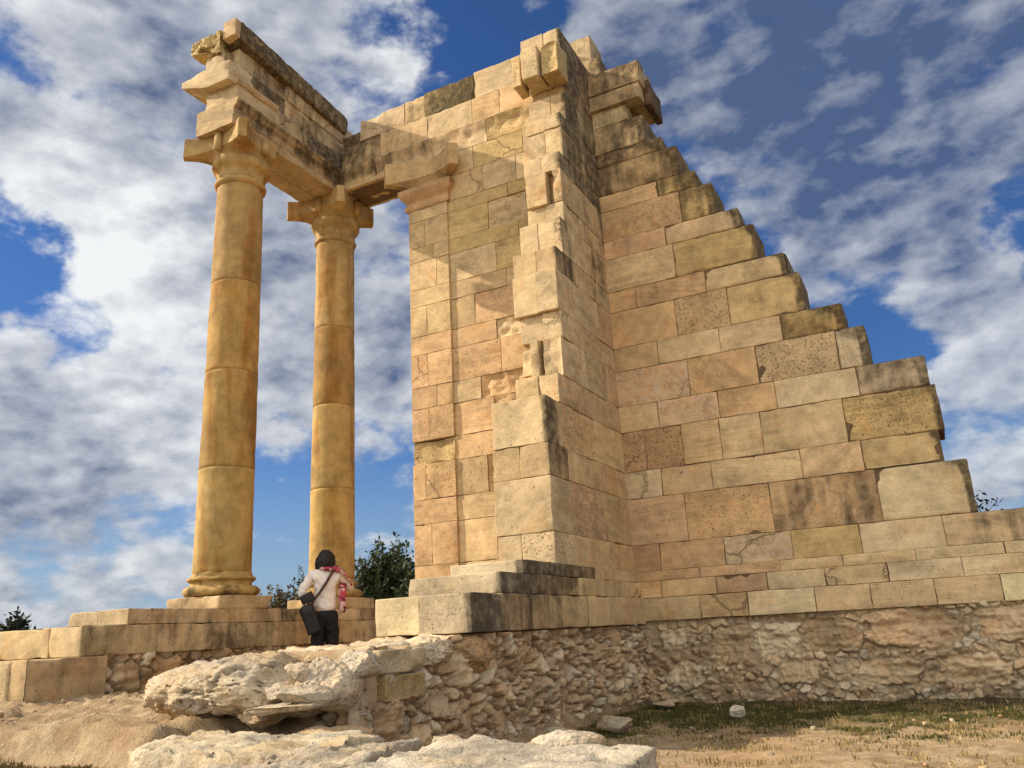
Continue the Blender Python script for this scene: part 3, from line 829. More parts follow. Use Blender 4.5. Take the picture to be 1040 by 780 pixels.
flk = thing('entablature', 'entablature running from the corner column to the toothed cross wall, its moulding broken away', 'entablature', (-6.3, 10.4, 7.4))
cuts = [-8.12, -7.35, -6.2, -5.2, -4.0]
for i in range(4):
    st_ = [.66, .40, .1, .0][i]
    def moul(V):
        V = V.copy(); f = V[:, 1] < 10.1
        V[:, 1] -= np.where(f, sstep(7.62, 7.76, V[:, 2]) * .05, 0)
        return V
    stone('architrave_block', M_BEAM, flk, cuts[i], cuts[i + 1], 10.0, 10.72, 7.41, 7.80, jit([TAN, TAN, CREAM, OCHRE][i]), [.1, .1, .4, .8][i], .1, -.1, chip=.04, rough=[.0, .0, .03, .035][i], rdir=(0, -1, 0), shape=moul, res=.05,
          sfn=lambda V, s=st_: sstep(7.42, 7.6, V[:, 2]) * (s + .1))
cf = [-8.1, -7.25, -6.3, -5.45, -4.95, -4.0]
for i in range(5):
    stone('frieze_block', M_BEAM, flk, cf[i], cf[i + 1], 10.0 + (.0 if i else .02), 10.7, 7.80, 8.27, jit([TAN, TAN, CREAM, ORANGE, ORANGE][i]), [.2, .1, .1, .1, .1][i], .1, [.60, .10, -.05, -.1, -.1][i], chip=.03)
ct = [-7.68, -6.75, -6.35, -5.4, -4.0]
for i in range(4):
    stone('top_block', M_BEAM, flk, ct[i], ct[i + 1], 10.0 + .01 * (i % 2), 10.7, 8.27, [8.68, 8.70, 8.72, 8.76][i], jit([CREAM, TAN, OCHRE, CREAM][i]), [.2, .2, .6, .2][i], .1, [.02, .3, .75, .05][i], chip=.04)
stone('top_block', M_BEAM, flk, -8.1, -7.68, 10.03, 10.7, 8.27, 8.5, jit(BROWN), .3, 0, .7, chip=.09, rad=.04)
bed(flk, (-8.1, -4.0, 10.0, 10.72, 7.41, 7.80), (-8.1, -4.0, 10.02, 10.7, 7.8, 8.27), (-7.68, -4.0, 10.0, 10.7, 8.27, 8.66))

# ------------------------------------------------------------------ stylobate
sty = thing('stylobate', 'low stepped platform of squared stones carrying both columns', 'platform', (-8.5, 8.5, -.42))
for (z0, z1, x0, x1, fy, cuts, st_) in ((.31, .482, -9.0, -8.0, 6.35, [6.35, 7.0, 7.62, 8.18, 8.75, 9.4, 9.9, 10.45, 11.1, 11.8], .10),
                                        (.0, .31, -9.5, -7.985, 5.80, [5.80, 6.75, 7.55, 8.05, 8.7, 9.25, 9.95, 10.9, 11.8], .06)):
    for i in range(len(cuts) - 1):
        if i == 0:
            xm = -8.5
            stone('step_stone', M_STEP, sty, x0, xm, cuts[0], cuts[1], z0, z1, jit(CREAM), .3, 0, .0, chip=.05, rad=.02)
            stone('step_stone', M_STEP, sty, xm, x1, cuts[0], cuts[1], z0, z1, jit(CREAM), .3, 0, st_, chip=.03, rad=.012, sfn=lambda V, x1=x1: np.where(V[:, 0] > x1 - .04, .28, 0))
        else:
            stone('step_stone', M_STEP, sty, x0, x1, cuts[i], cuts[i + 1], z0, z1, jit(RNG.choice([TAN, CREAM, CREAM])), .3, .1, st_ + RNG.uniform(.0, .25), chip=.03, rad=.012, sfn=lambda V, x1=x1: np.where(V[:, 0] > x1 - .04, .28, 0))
    bed(sty, (x0, x1, fy, cuts[-1], z0, z1))
stone('corner_stone', M_STEP, sty, -10.3, -8.72, 5.2, 6.2, -.40, .0, jit(CREAM), .3, 0, .05, chip=.06, rad=.03)
stone('corner_stone', M_STEP, sty, -8.72, -8.18, 5.2, 6.2, -.40, .0, jit(CREAM), .3, 0, .0, chip=.06, rad=.03)
stone('corner_stone', M_STEP, sty, -8.18, -7.94, 5.22, 6.1, -.40, .0, jit(TAN), .3, 0, .30, chip=.04, rad=.015)
bed(sty, (-10.2, -8.0, 5.3, 11.6, -.42, -.02))
mb = MB()
rubble(mb, (-8.05, 6.10, -.55), (0, 1, 0), (1, 0, 0), 5.6, .56, .05, .12, 31, depth=.04, res=.02, thick=.6, big=[(.28, .33, .15, 1.2), (.85, .35, .14, 1.6), (1.4, .3, .15, 1.3), (2.0, .36, .15, 1.7)])
mb.build('rubble_footing', M_RUBBLE, sty)

# ------------------------------------------------------------------ boulders
def ico(sub):
    import bmesh
    bm = bmesh.new(); bmesh.ops.create_icosphere(bm, subdivisions=sub, radius=1.)
    V = np.array([v.co[:] for v in bm.verts]); F = [tuple(v.index for v in f.verts) for f in bm.faces]
    bm.free()
    return V, F

def boulder(name, label, cat, c, size, seed, col, group=None, boxy=2.6, rough=.10, pit=.2, stain=.0, rotz=0., tilt=0., sub=6, flat=0., cuts=9, cutd=.78):
    V, F = ico(sub)
    r = (np.abs(V) ** boxy).sum(1) ** (-1. / boxy)
    V = V * r[:, None]
    s = np.array(size) / 2
    so = np.array([seed * 5.1, seed * 2.3, seed * 9.7])
    Rr = np.random.RandomState(seed + 100)
    W = V.copy()
    wob = fbm(V * 1.6 + so, 3) * .07
    for _ in range(cuts):                       # broken faces
        n = Rr.normal(size=3); n[2] *= .8; n /= np.linalg.norm(n)
        d = (W @ n) + wob
        over = np.maximum(0, d - cutd * Rr.uniform(.85, 1.15))
        W = W - over[:, None] * .93 * n
    W = W * s
    n = W / s; n /= np.linalg.norm(n, axis=1)[:, None]
    m = min(s.max(), .8)
    k = 1. / max(.10, m)
    h = fbm(W * k * 1.3 + so, 4, .55) * rough * .8
    rid = 1 - np.abs(fbm(W * k * 3.0 + so + 5, 5, .6))
    h += (rid - .8) * rough * .22
    h += fbm(W * k * 9 + so, 5, .68) * rough * .17 + np.minimum(0, fbm(W * 26 + so, 3, .6) + .25) * .012 * min(1, m * 2)
    strat = fbm(W * k * np.array([1.2, 1.2, 9.]) + so + 20, 4)
    h += strat * rough * .14
    crack = np.abs(fbm(W * k * np.array([2.2, 2.2, 3.5]) + so + 40, 3))
    h -= sstep(.045, .0, crack) * rough * .35
    W = W + n * (h * min(1., m * 1.2))[:, None]
    if flat:
        lim = s[2] * (1 - flat)
        W[:, 2] = np.minimum(W[:, 2], lim + (W[:, 2] - lim) * .35)
    cz, sz = math.cos(rotz), math.sin(rotz); ct, st_ = math.cos(tilt), math.sin(tilt)
    Ry = np.array([[ct, 0, st_], [0, 1, 0], [-st_, 0, ct]]); Rz = np.array([[cz, -sz, 0], [sz, cz, 0], [0, 0, 1]])
    W = W @ Ry.T @ Rz.T + np.array(c)
    tint = .92 + .20 * fbm(W * 3.1 + so, 4)[:, None]
    low = np.clip(fbm(W * 2.3 - so, 4)[:, None] + .1, 0, 1)
    colv = np.array(col) * tint * (1 + low * np.array([.0, -.18, -.40]))
    gray = np.clip(fbm(W * 4.1 + so + 9, 4)[:, None] - .05, 0, .6)
    colv = colv * (1 - gray) + np.array([.34, .31, .26]) * gray
    colv = np.where((crack < .03)[:, None], colv * .72, colv)
    mb = MB(); mb.add(W, F, colv, (pit, .1, stain, (seed * .37) % 1))
    o = rebase(mb.build(name, M_BOULDER))
    return tag(o, label, cat, group)

LIME = (.54, .445, .31); LIMEW = (.57, .49, .365); SANDST = (.50, .36, .20)
boulder('boulder', 'largest pitted limestone boulder lying on the near end of the rubble footing', 'boulder', (-4.27, 4.36, -.25), (1.36, .9, .37), 1, LIME, rough=.13, boxy=2.7, cutd=1.0, cuts=6, rotz=.06, pit=.35)
boulder('boulder', 'rounded pale boulder at the top edge of the rubble, right of the biggest boulder', 'boulder', (-3.37, 4.36, -.150), (.31, .34, .19), 2, LIMEW, rough=.10)
boulder('boulder', 'round brownish boulder wedged below the rounded pale one', 'boulder', (-3.47, 4.22, -.235), (.42, .36, .27), 3, (.50, .40, .27), rough=.09, tilt=.3)
boulder('boulder', 'long low rock behind the biggest boulder, near the feet of the woman', 'boulder', (-3.85, 5.0, -.12), (1.0, .6, .14), 4, LIME, rough=.10)
boulder('boulder', 'small pale angular rock tucked against the right side of the biggest boulder', 'boulder', (-3.60, 4.16, -.17), (.24, .26, .13), 5, LIMEW, rough=.08, tilt=.35)
boulder('boulder', 'small wedge of grey rock beneath the pale angular rock', 'boulder', (-3.68, 4.06, -.27), (.26, .24, .13), 6, (.50, .42, .30), rough=.08, tilt=-.15)
boulder('boulder', 'squat brown rock under the biggest boulder, left of its dark hollow', 'boulder', (-4.48, 4.2, -.405), (.42, .4, .22), 7, SANDST, rough=.14)
boulder('boulder', 'low tan rock under the biggest boulder, right of its dark hollow', 'boulder', (-3.88, 4.12, -.37), (.42, .36, .20), 8, (.52, .42, .28), rough=.10)
boulder('stone_slab', 'thin flat stone slab jutting out over a dark gap', 'slab', (-3.56, 4.02, -.345), (.54, .42, .055), 9, LIMEW, boxy=4., rough=.05, tilt=-.07, cuts=5)
boulder('boulder', 'flat topped rock lying on the thin slab', 'boulder', (-3.44, 4.0, -.285), (.36, .32, .10), 10, LIME, rough=.07, tilt=.1)
boulder('boulder', 'rock half buried below the thin slab, in the shade', 'boulder', (-3.30, 4.05, -.53), (.5, .4, .16), 11, SANDST, rough=.08)
def pale_block(z0, z1, y0, y1, col, label, rg):
    mb = MB()
    blk(mb, -3.74, -3.37, y0, y1, z0, z1, jit(col), .2, .1, -.1, chip=.07, rad=.03, res=.035, rough=rg, rdir=(1, 0, 0))
    tag(rebase(mb.build('dressed_block', M_BOULDER)), label, 'stone block')
pale_block(-.215, -.06, 4.62, 5.16, PALE, 'pale squared block set in the top edge of the rubble', .02)
pale_block(-.39, -.225, 4.68, 5.15, OCHRE, 'ochre squared block directly below the pale squared block', .04)
boulder('boulder', 'pitted white capped rock on the rubble edge, under the step corner', 'boulder', (-3.52, 5.42, -.10), (.36, .5, .20), 12, LIMEW, rough=.12)
boulder('boulder', 'reddish pitted rock in the rubble edge, directly under the front of the lowest step', 'boulder', (-3.50, 5.92, -.15), (.34, .42, .30), 22, (.46, .30, .16), rough=.12)
for i, (x, y, z, sx_, sy_, sz_) in enumerate([(-3.55, 5.62, -.07, .22, .26, .12), (-3.75, 5.3, -.07, .3, .24, .12), (-3.98, 4.75, -.085, .3, .26, .12), (-3.62, 4.86, -.08, .22, .2, .1), (-4.25, 5.05, -.08, .34, .28, .13), (-4.05, 5.55, -.06, .3, .26, .1), (-3.82, 4.55, -.10, .2, .2, .12), (-3.50, 5.16, -.10, .2, .2, .12)]):
    boulder('rubble_stone', 'fist to head sized stone lying loose on top of the rubble footing', 'stone', (x, y, z), (sx_, sy_, sz_), 60 + i, jit(LIME, .1), rough=.10, sub=4, rotz=RNG.random() * 3, group='stones along the top of the rubble footing')
# foreground row of big flat rocks
def ledge(label, poly, z0, z1, seed, col, rough=.05, res=.028):
    """flat broken ledge: quad footprint poly (near-left, near-right, far-right, far-left)"""
    V, F = block_mesh(0, 1.3, 0, 1.0, z0, z1, rad=.03, chip=.10, res=res, rough=0, seed=seed, und=0)
    so = np.array([seed * 3.1, seed * 1.7, seed])
    u = V[:, 0] / 1.3; v = V[:, 1]
    p = np.array(poly, float)
    xy = ((1 - u) * (1 - v))[:, None] * p[0] + (u * (1 - v))[:, None] * p[1] + (u * v)[:, None] * p[2] + ((1 - u) * v)[:, None] * p[3]
    W = np.hstack([xy, V[:, 2:]])
    top = sstep(z0 + .3 * (z1 - z0), z1 - .02, V[:, 2])
    edge = fbm(W * 5 + so, 4, .6)
    ctr = W.mean(0)
    W[:, :2] += (W[:, :2] - ctr[:2]) * (edge * .06)[:, None]
    strat = np.round((fbm(W * np.array([1.3, 1.8, 1.]) + so, 3) * .5 + .5) * 5) / 5. - .5       # broken beds
    h = strat * .035 + fbm(W * 4.2 + so, 5, .6) * rough * .38 - np.maximum(0, fbm(W * 13 + so, 4, .65)) * .016 + fbm(W * 34 + so, 3, .6) * .006
    cr = np.abs(fbm(W * np.array([1.7, 2.6, 1.]) + so + 8, 4))
    h -= sstep(.03, 0, cr) * .03
    W[:, 2] += h * top
    side = (1 - top) * fbm(W * np.array([4., 4., 16.]) + so, 4, .6) * .03
    W[:, 0] += side; W[:, 1] += side
    tint = .92 + .22 * fbm(W * 3.4 + so, 4)[:, None]
    ochre = np.clip(fbm(W * 2.3 - so, 4)[:, None] + .05 + .5 * (1 - top)[:, None], 0, 1)
    colv = np.array(col) * tint * (1 - ochre * np.array([.06, .2, .42]))
    gray = np.clip(fbm(W * 5.1 + so + 9, 4)[:, None] - .02, 0, .7); colv = colv * (1 - gray) + np.array([.33, .30, .25]) * gray
    colv = np.where((cr < .018)[:, None], colv * .5, colv)
    mb = MB(); mb.add(W, F, colv, (.3, .1, -.05, (seed * .37) % 1))
    tag(rebase(mb.build('rock_ledge', M_BOULDER)), label, 'rock')
ledge('nearest flat topped ledge at the bottom left with a yellowish front', [(-3.92, 3.14), (-2.78, 3.02), (-2.66, 3.66), (-4.14, 3.86)], -1.0, -.455, 13.2, (.57, .475, .32), .06)
ledge('middle flat ledge at the bottom edge, split from its neighbours by cracks', [(-2.74, 2.45), (-2.16, 2.45), (-2.42, 3.62), (-2.92, 3.56)], -1.0, -.462, 14.7, (.50, .425, .31), .06)
ledge('longest flat pale ledge along the bottom edge, ending in a square right end', [(-2.10, 2.4), (-1.00, 2.4), (-1.20, 3.52), (-2.38, 3.70)], -1.0, -.462, 15.9, (.55, .475, .355), .05)
boulder('boulder', 'white lump standing up from the longest flat ledge', 'boulder', (-1.62, 3.56, -.475), (.36, .26, .10), 16, LIMEW, rough=.08)
# stones lying on the ground
boulder('loose_stone', 'pale oval stone lying against the foot of the rubble', 'stone', (-2.85, 7.35, -.81), (.50, .26, .15), 17, (.46, .37, .25), rough=.06, sub=5, rotz=-.5)
boulder('loose_stone', 'flat shard leaning by the pale oval stone', 'stone', (-3.05, 6.75, -.84), (.4, .25, .10), 18, LIME, rough=.06, sub=5, tilt=.2)
boulder('loose_stone', 'white lumpy stone alone on the shaded grass', 'stone', (-1.98, 8.35, -.815), (.17, .14, .11), 19, (.62, .58, .5), rough=.10, sub=5)
boulder('loose_stone', 'pale flat shard on dark soil below the corner of the walls', 'stone', (-3.0, 9.3, -.83), (.26, .2, .08), 20, LIMEW, rough=.06, sub=5)
# ------------------------------------------------------------------ ground
def axis(lo, hi, c0, c1, res):
    a = np.arange(c0, c1 + res / 2, res)
    left = [c0]; s = res
    while left[-1] > lo: s *= 1.35; left.append(left[-1] - s)
    right = [c1]; s = res
    while right[-1] < hi: s *= 1.35; right.append(right[-1] + s)
    return np.concatenate([np.array(left[1:])[::-1], a, right[1:]])
def ground_h(x, y):
    P = np.stack([x, y, np.zeros_like(x)], 1)
    wob = fbm(P * .9, 3) * .18
    hi = sstep(-3.35, -3.75, x + wob * .4)
    hi = np.maximum(hi, sstep(10.3, 10.6, y)) * np.where(x < -3.5, 1, 1)
    h = -.88 + .47 * hi
    bank = sstep(3.62, 3.40, y + wob * .5 - (x + 4.6) * .05) * sstep(-4.0, -4.2, x)
    h -= bank * .22
    near = sstep(4.45, 3.75, y + wob * .3) * sstep(-4.3, -3.9, x)
    h = h * (1 - near) + (-.88) * near
    dip = np.exp(-((x + 5.3) / .8) ** 2 - ((y - 4.3) / .5) ** 2) * .05
    bumpy = fbm(P * 1.7 + 4, 4) * .022 + fbm(P * 7, 3, .6) * .011 + fbm(P * 16, 3, .6) * .006
    left = sstep(-3.6, -4.2, x) * sstep(7.2, 6.2, y) * sstep(3.4, 3.8, y)
    bumpy += left * (np.clip(fbm(P * np.array([1.1, 2.2, 1.]) + 11, 4, .6), -1, 1) * .05 + np.abs(fbm(P * np.array([4.5, 7., 1.]) + 3, 4, .65)) * .065 - .015)
    fade = np.exp(-np.maximum(0, np.hypot(x + 3, y - 7) - 14) / 30)
    far = np.clip(np.hypot(x, y) - 25, 0, None)
    return h - dip + bumpy * fade - far * .010 * (far > 0)
for i in range(150):
    if RNG.random() < .35:
        x, y = RNG.uniform(-3.0, 1.2), RNG.uniform(5.6, 9.7); z = -.876
        if x < -2.6 and y < 6: continue
    else:
        x, y = RNG.uniform(-7.6, -4.7), RNG.uniform(3.5, 7.2); z = float(ground_h(np.array([x]), np.array([y]))[0])
    s = RNG.uniform(.015, .04) * (1.5 if RNG.random() < .1 else 1)
    boulder('pebble', 'small pebble lying loose on the bare ground', 'pebble', (x, y, z + s * .1), (s * 1.5, s * 1.2, s), 40 + i, jit(RNG.choice([SANDST, (.42, .33, .22), (.36, .26, .15)]), .12), rough=.1, sub=2, group='pebbles scattered on the ground', rotz=RNG.random() * 3)
gx = axis(-1500, 1500, -9.6, 3.0, .045); gy = axis(-900, 2500, 2.4, 10.4, .045)
GX, GY = np.meshgrid(gx, gy, indexing='ij')
hz = ground_h(GX.ravel(), GY.ravel())
hz = np.maximum(hz, -6)
V = np.stack([GX.ravel(), GY.ravel(), hz], 1)
nu, nv = GX.shape; idx = np.arange(nu * nv).reshape(nu, nv)
q = np.stack([idx[:-1, :-1], idx[1:, :-1], idx[1:, 1:], idx[:-1, 1:]], -1).reshape(-1, 4)
mbg = MB(); mbg.add(V, q)
mg, nt, bs = nodes_of('dry sandy ground'); b = NB(nt)
geo = b.n('ShaderNodeNewGeometry'); P = geo.outputs['Position']
n1 = b.noise(P, .9, 5., .6); n2 = b.noise(P, 6., 6., .7); n3 = b.noise(P, 70., 4., .7)
c = b.mix(b.ramp(n2, .34, .66), (.31, .215, .12), (.51, .385, .235))
c = b.mix(b.ramp(n1, .42, .66, 0., .65), c, (.43, .275, .145))
c = b.mix(b.ramp(b.noise(P, 2.7, 5., .65), .52, .68, 0., .45), c, (.24, .165, .09))
c = b.mix(b.ramp(n3, .3, .7, 0., .5), c, b.mix(1., c, (.72, .68, .62), 'MULTIPLY'))
gw = b.vmath('ADD', P, b.scale(b.noise(P, 30., 3., .6, 0, True), .03))
grit = b.math('MAXIMUM', b.math('MULTIPLY', b.ramp(b.vor(gw, 46.), .14, .30, 1., 0.), b.ramp(b.noise(P, 9., 2., .5), .46, .58)), b.math('MULTIPLY', b.ramp(b.vor(gw, 17.), .14, .26, 1., 0.), b.ramp(b.noise(P, 5., 2., .5), .52, .62)))
c = b.mix(b.math('MULTIPLY', grit, .8), c, (.55, .48, .37))
sx = b.n('ShaderNodeSeparateXYZ'); b.link(P, sx.inputs[0])
# mossy soil in the grass strip, darker brown towards the foot of the walls
edge = b.ramp(b.math('ADD', sx.outputs[1], b.math('MULTIPLY', b.math('SUBTRACT', b.noise(P, 1.6, 5., .7), .5), 2.2)), 7.0, 8.6)
edge = b.math('MULTIPLY', edge, b.ramp(sx.outputs[0], -3.6, -3.2))
edge = b.math('MULTIPLY', edge, b.ramp(sx.outputs[1], 10.8, 10.4))
gr = b.math('MULTIPLY', edge, b.ramp(b.noise(P, 11., 5., .75), .26, .54))
c = b.mix(b.math('MULTIPLY', gr, .92), c, (.075, .066, .020))
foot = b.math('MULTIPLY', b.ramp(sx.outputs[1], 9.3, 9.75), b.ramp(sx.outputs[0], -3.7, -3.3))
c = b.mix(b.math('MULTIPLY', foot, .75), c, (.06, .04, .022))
far = b.ramp(b.vmath('LENGTH', P), 14., 30.)
c = b.mix(far, c, b.mix(b.noise(P, .2, 5., .6), (.10, .09, .04), (.24, .18, .10)))
b.link(c, bs.inputs['Base Color']); bs.inputs['Roughness'].default_value = .95; bs.inputs['Specular IOR Level'].default_value = .15
bp = b.n('ShaderNodeBump'); bp.inputs['Strength'].default_value = 1.; bp.inputs['Distance'].default_value = .035
b.link(b.math('ADD', b.math('ADD', n2, b.math('MULTIPLY', n3, .4)), b.math('MULTIPLY', grit, .5)), bp.inputs['Height']); b.link(bp.outputs[0], bs.inputs['Normal'])
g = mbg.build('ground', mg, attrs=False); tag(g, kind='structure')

# ------------------------------------------------------------------ grass
def blades(name, label, pts, hmin, hmax, cols, wid=.0045):
    n = len(pts)
    R = np.random.RandomState(3)
    a = R.uniform(0, 6.283, n); h = R.uniform(hmin, hmax, n); lean = R.uniform(.1, .9, n); la = R.uniform(0, 6.283, n)
    w = wid * R.uniform(.6, 1.3, n)
    dx = np.cos(a) * w; dy = np.sin(a) * w
    lx = np.cos(la) * lean * h; ly = np.sin(la) * lean * h
    p = np.asarray(pts)
    A = p + np.stack([dx, dy, np.full(n, -.01)], 1); Bv = p - np.stack([dx, dy, np.full(n, .01)], 1)
    M1 = p + np.stack([lx * .35 + dx * .7, ly * .35 + dy * .7, h * .6], 1); M2 = p + np.stack([lx * .35 - dx * .7, ly * .35 - dy * .7, h * .6], 1)
    T = p + np.stack([lx, ly, h], 1)
    V = np.stack([A, Bv, M2, M1, T], 1).reshape(-1, 3)
    F = []
    for i in range(n):
        k = i * 5; F += [(k, k + 1, k + 2, k + 3), (k + 3, k + 2, k + 4)]
    cols = np.array(cols); cc = cols[R.randint(0, len(cols), n)] * R.uniform(.7, 1.2, (n, 1))
    mb = MB(); mb.add(V, F, np.repeat(cc, 5, 0), (0, 0, 0, 0))
    o = mb.build(name, M_GRASS); tag(o, label, 'grass', kind='stuff')
    return o
R = np.random.RandomState(9)
def scatter(n, x0, x1, y0, y1, dens):
    x = R.uniform(x0, x1, n); y = R.uniform(y0, y1, n)
    P = np.stack([x, y, np.zeros(n)], 1)
    keep = R.uniform(0, 1, n) < dens(x, y, P)
    x, y = x[keep], y[keep]
    return np.stack([x, y, ground_h(x, y)], 1)
pg = scatter(110000, -3.25, 2.2, 6.4, 9.9, lambda x, y, P: np.clip((fbm(P * 2.2, 4, .6) + .05 + .5 * sstep(-.6, -2.4, x)) * 1.6, 0, 1) * sstep(6.7, 7.8, y + fbm(P * 1.3, 3) * .6) * sstep(9.9, 9.4, y))
blades('grass', 'low green grass on the shaded soil right of the rubble', pg, .008, .032, [(.06, .075, .018), (.09, .085, .022), (.13, .105, .03)])
pd = scatter(45000, -3.2, 2.6, 5.4, 9.9, lambda x, y, P: np.clip(fbm(P * 3.2 + 8, 4, .6) * 1.6, 0, 1))
blades('dry_grass', 'straw coloured dry grass strewn over the sand', pd, .01, .045, [(.30, .23, .09), (.38, .29, .13), (.24, .17, .07)])
pm = scatter(16000, -5.4, -4.0, 2.5, 3.42, lambda x, y, P: np.clip(fbm(P * 3 + 20, 3) + .45, 0, 1))
blades('moss', 'olive and brown moss on the low ledge at the bottom left corner', pm, .012, .045, [(.12, .085, .025), (.17, .11, .04), (.09, .08, .02)])

# ------------------------------------------------------------------ plants
def tube(mb, pts, radii, n=7, col=(.1, .07, .05)):
    pts = np.array(pts, float); V = []
    for i, p in enumerate(pts):
        d = pts[min(i + 1, len(pts) - 1)] - pts[max(i - 1, 0)]; d /= np.linalg.norm(d) + 1e-9
        u = np.cross(d, [.3, .9, .2]); u /= np.linalg.norm(u); w = np.cross(d, u)
        for k in range(n):
            a = 2 * math.pi * k / n
            V.append(p + radii[i] * (math.cos(a) * u + math.sin(a) * w))
    F = []
    for i in range(len(pts) - 1):
        for k in range(n):
            F.append((i * n + k, i * n + (k + 1) % n, (i + 1) * n + (k + 1) % n, (i + 1) * n + k))
    F.append(tuple((len(pts) - 1) * n + k for k in range(n)))
    mb.add(V, F, col)

def leaves(mb, C, size, cols, R, droop=.0):
    n = len(C)
    d = R.normal(size=(n, 3)); d[:, 2] = np.abs(d[:, 2]) * .7 - droop; d /= np.linalg.norm(d, axis=1)[:, None]
    u = np.cross(d, R.normal(size=(n, 3))); u /= np.linalg.norm(u, axis=1)[:, None]
    s = size * R.uniform(.6, 1.3, n)[:, None]
    nrm = np.cross(d, u)
    a = C; bq = C + d * s * .5 + u * s * .24 + nrm * s * .05; cq = C + d * s; e = C + d * s * .5 - u * s * .24 + nrm * s * .05
    V = np.stack([a, bq, cq, e], 1).reshape(-1, 3)
    F = [(4 * i, 4 * i + 1, 4 * i + 2, 4 * i + 3) for i in range(n)]
    cols = np.array(cols); cc = cols[R.randint(0, len(cols), n)] * R.uniform(.65, 1.25, (n, 1))
    mb.add(V, F, np.repeat(cc, 4, 0), (0, 0, 0, 0), False)

def bush(name, label, cat, base, h, rx, nshoots, perleaf, leaf, cols, seed, spike=.25, bare=.15, group=None):
    R = np.random.RandomState(seed)
    t = thing(name, label, cat, base, group)
    base = np.array(base, float)
    tr = MB(); lf = MB(); pts = []
    for i in range(nshoots):
        a = R.uniform(0, 6.283); q = R.uniform(0, 1) ** .6
        hh = h * (1 - .55 * q ** 2) * R.uniform(.62, 1.0 + spike)
        tip = base + np.array([math.cos(a) * rx * q, math.sin(a) * rx * q, hh])
        mid = base + (tip - base) * .5 + np.array([R.normal() * .06 * rx, R.normal() * .06 * rx, h * .06])
        tube(tr, [base + R.normal(size=3) * np.array([.04, .04, 0]) * rx, mid, tip], [.022 * h * .5, .012 * h * .5, .004 * h * .5], 5)
        m = perleaf
        s = R.uniform(bare, 1.0, m)
        P1 = np.where((s < .5)[:, None], base + (mid - base) * (s * 2)[:, None], mid + (tip - mid) * ((s - .5) * 2)[:, None])
        P1 = P1 + R.normal(size=(m, 3)) * (.07 * rx + leaf * .7) * (1.25 - s)[:, None]
        pts.append(P1)
    C = np.concatenate(pts)
    leaves(lf, C, leaf, cols, R)
    tr.build('trunk', M_BARK, t); lf.build('crown', M_LEAF, t)
    return t
DG = [(.045, .065, .022), (.06, .085, .03), (.03, .045, .016), (.085, .10, .04)]
bush('bush', 'dark green leafy bush rising beyond the gap between column and wall', 'bush', (-11.5, 16.0, -.4), 2.35, 1.05, 260, 90, .13, DG, 4, spike=.22)
bush('bush', 'second dense dark bush behind the leafy one, half hidden by the wall', 'bush', (-9.9, 15.4, -.4), 1.95, .9, 170, 90, .13, DG, 5)
bush('sapling', 'slender young tree with sparse leaves left of the woman', 'tree', (-12.5, 14.2, -.4), 1.92, .4, 9, 30, .10, DG, 6, bare=.45)
bush('shrub', 'low brownish shrub on the left of the sapling, behind the platform', 'shrub', (-12.3, 13.4, -.4), 1.6, .8, 130, 70, .09, [(.10, .075, .03), (.14, .095, .04), (.07, .065, .025)], 7, spike=.08)
bush('shrub', 'dry russet shrub below the sapling, right beside the woman', 'shrub', (-11.0, 13.0, -.4), 1.62, .8, 130, 70, .09, [(.09, .07, .03), (.12, .085, .035), (.06, .06, .022)], 8, spike=.08)
bush('tree', 'dark bushy tree far off at the left edge', 'tree', (-31.3, 20., -.8), 2.05, .95, 120, 60, .22, [(.02, .026, .014), (.03, .036, .018)], 9, spike=.3)
bush('twig_plant', 'small leafy twig sticking out behind the end of the right wall', 'plant', (.46, 10.9, .97), .42, .3, 5, 14, .07, [(.03, .04, .015), (.045, .05, .02)], 12)
# ------------------------------------------------------------------ person
M_SKIN = simple_material('skin', (.45, .27, .19), .55, .08, 8.)
M_HAIR = simple_material('dark hair', (.012, .009, .008), .5, .4, 60., .5)
M_SHIRT = simple_material('white knit top', (.74, .68, .64), .85, .06, 30., .2)
M_TROUS = simple_material('black trousers', (.010, .010, .012), .8, .3, 20., .2)
M_BAG = simple_material('black leather', (.014, .013, .015), .45, .3, 14., .2)
M_STRAP = simple_material('brown leather strap', (.07, .028, .018), .6, .3, 20.)
M_SHOE = simple_material('dark shoe', (.03, .025, .022), .6, .3, 14.)
def scarf_material():
    m, nt, bs = nodes_of('patterned scarf'); b = NB(nt)
    tc = b.n('ShaderNodeTexCoord')
    v = b.vor(tc.outputs['Object'], 22., out='Color')
    sp = b.n('ShaderNodeSeparateColor'); b.link(v, sp.inputs[0])
    c = b.mix(b.ramp(sp.outputs[0], .45, .5), (.42, .05, .07), (.62, .42, .40))
    c = b.mix(b.ramp(sp.outputs[1], .75, .8), c, (.16, .02, .05))
    b.link(c, bs.inputs['Base Color']); bs.inputs['Roughness'].default_value = .85
    return m
M_SCARF = scarf_material()

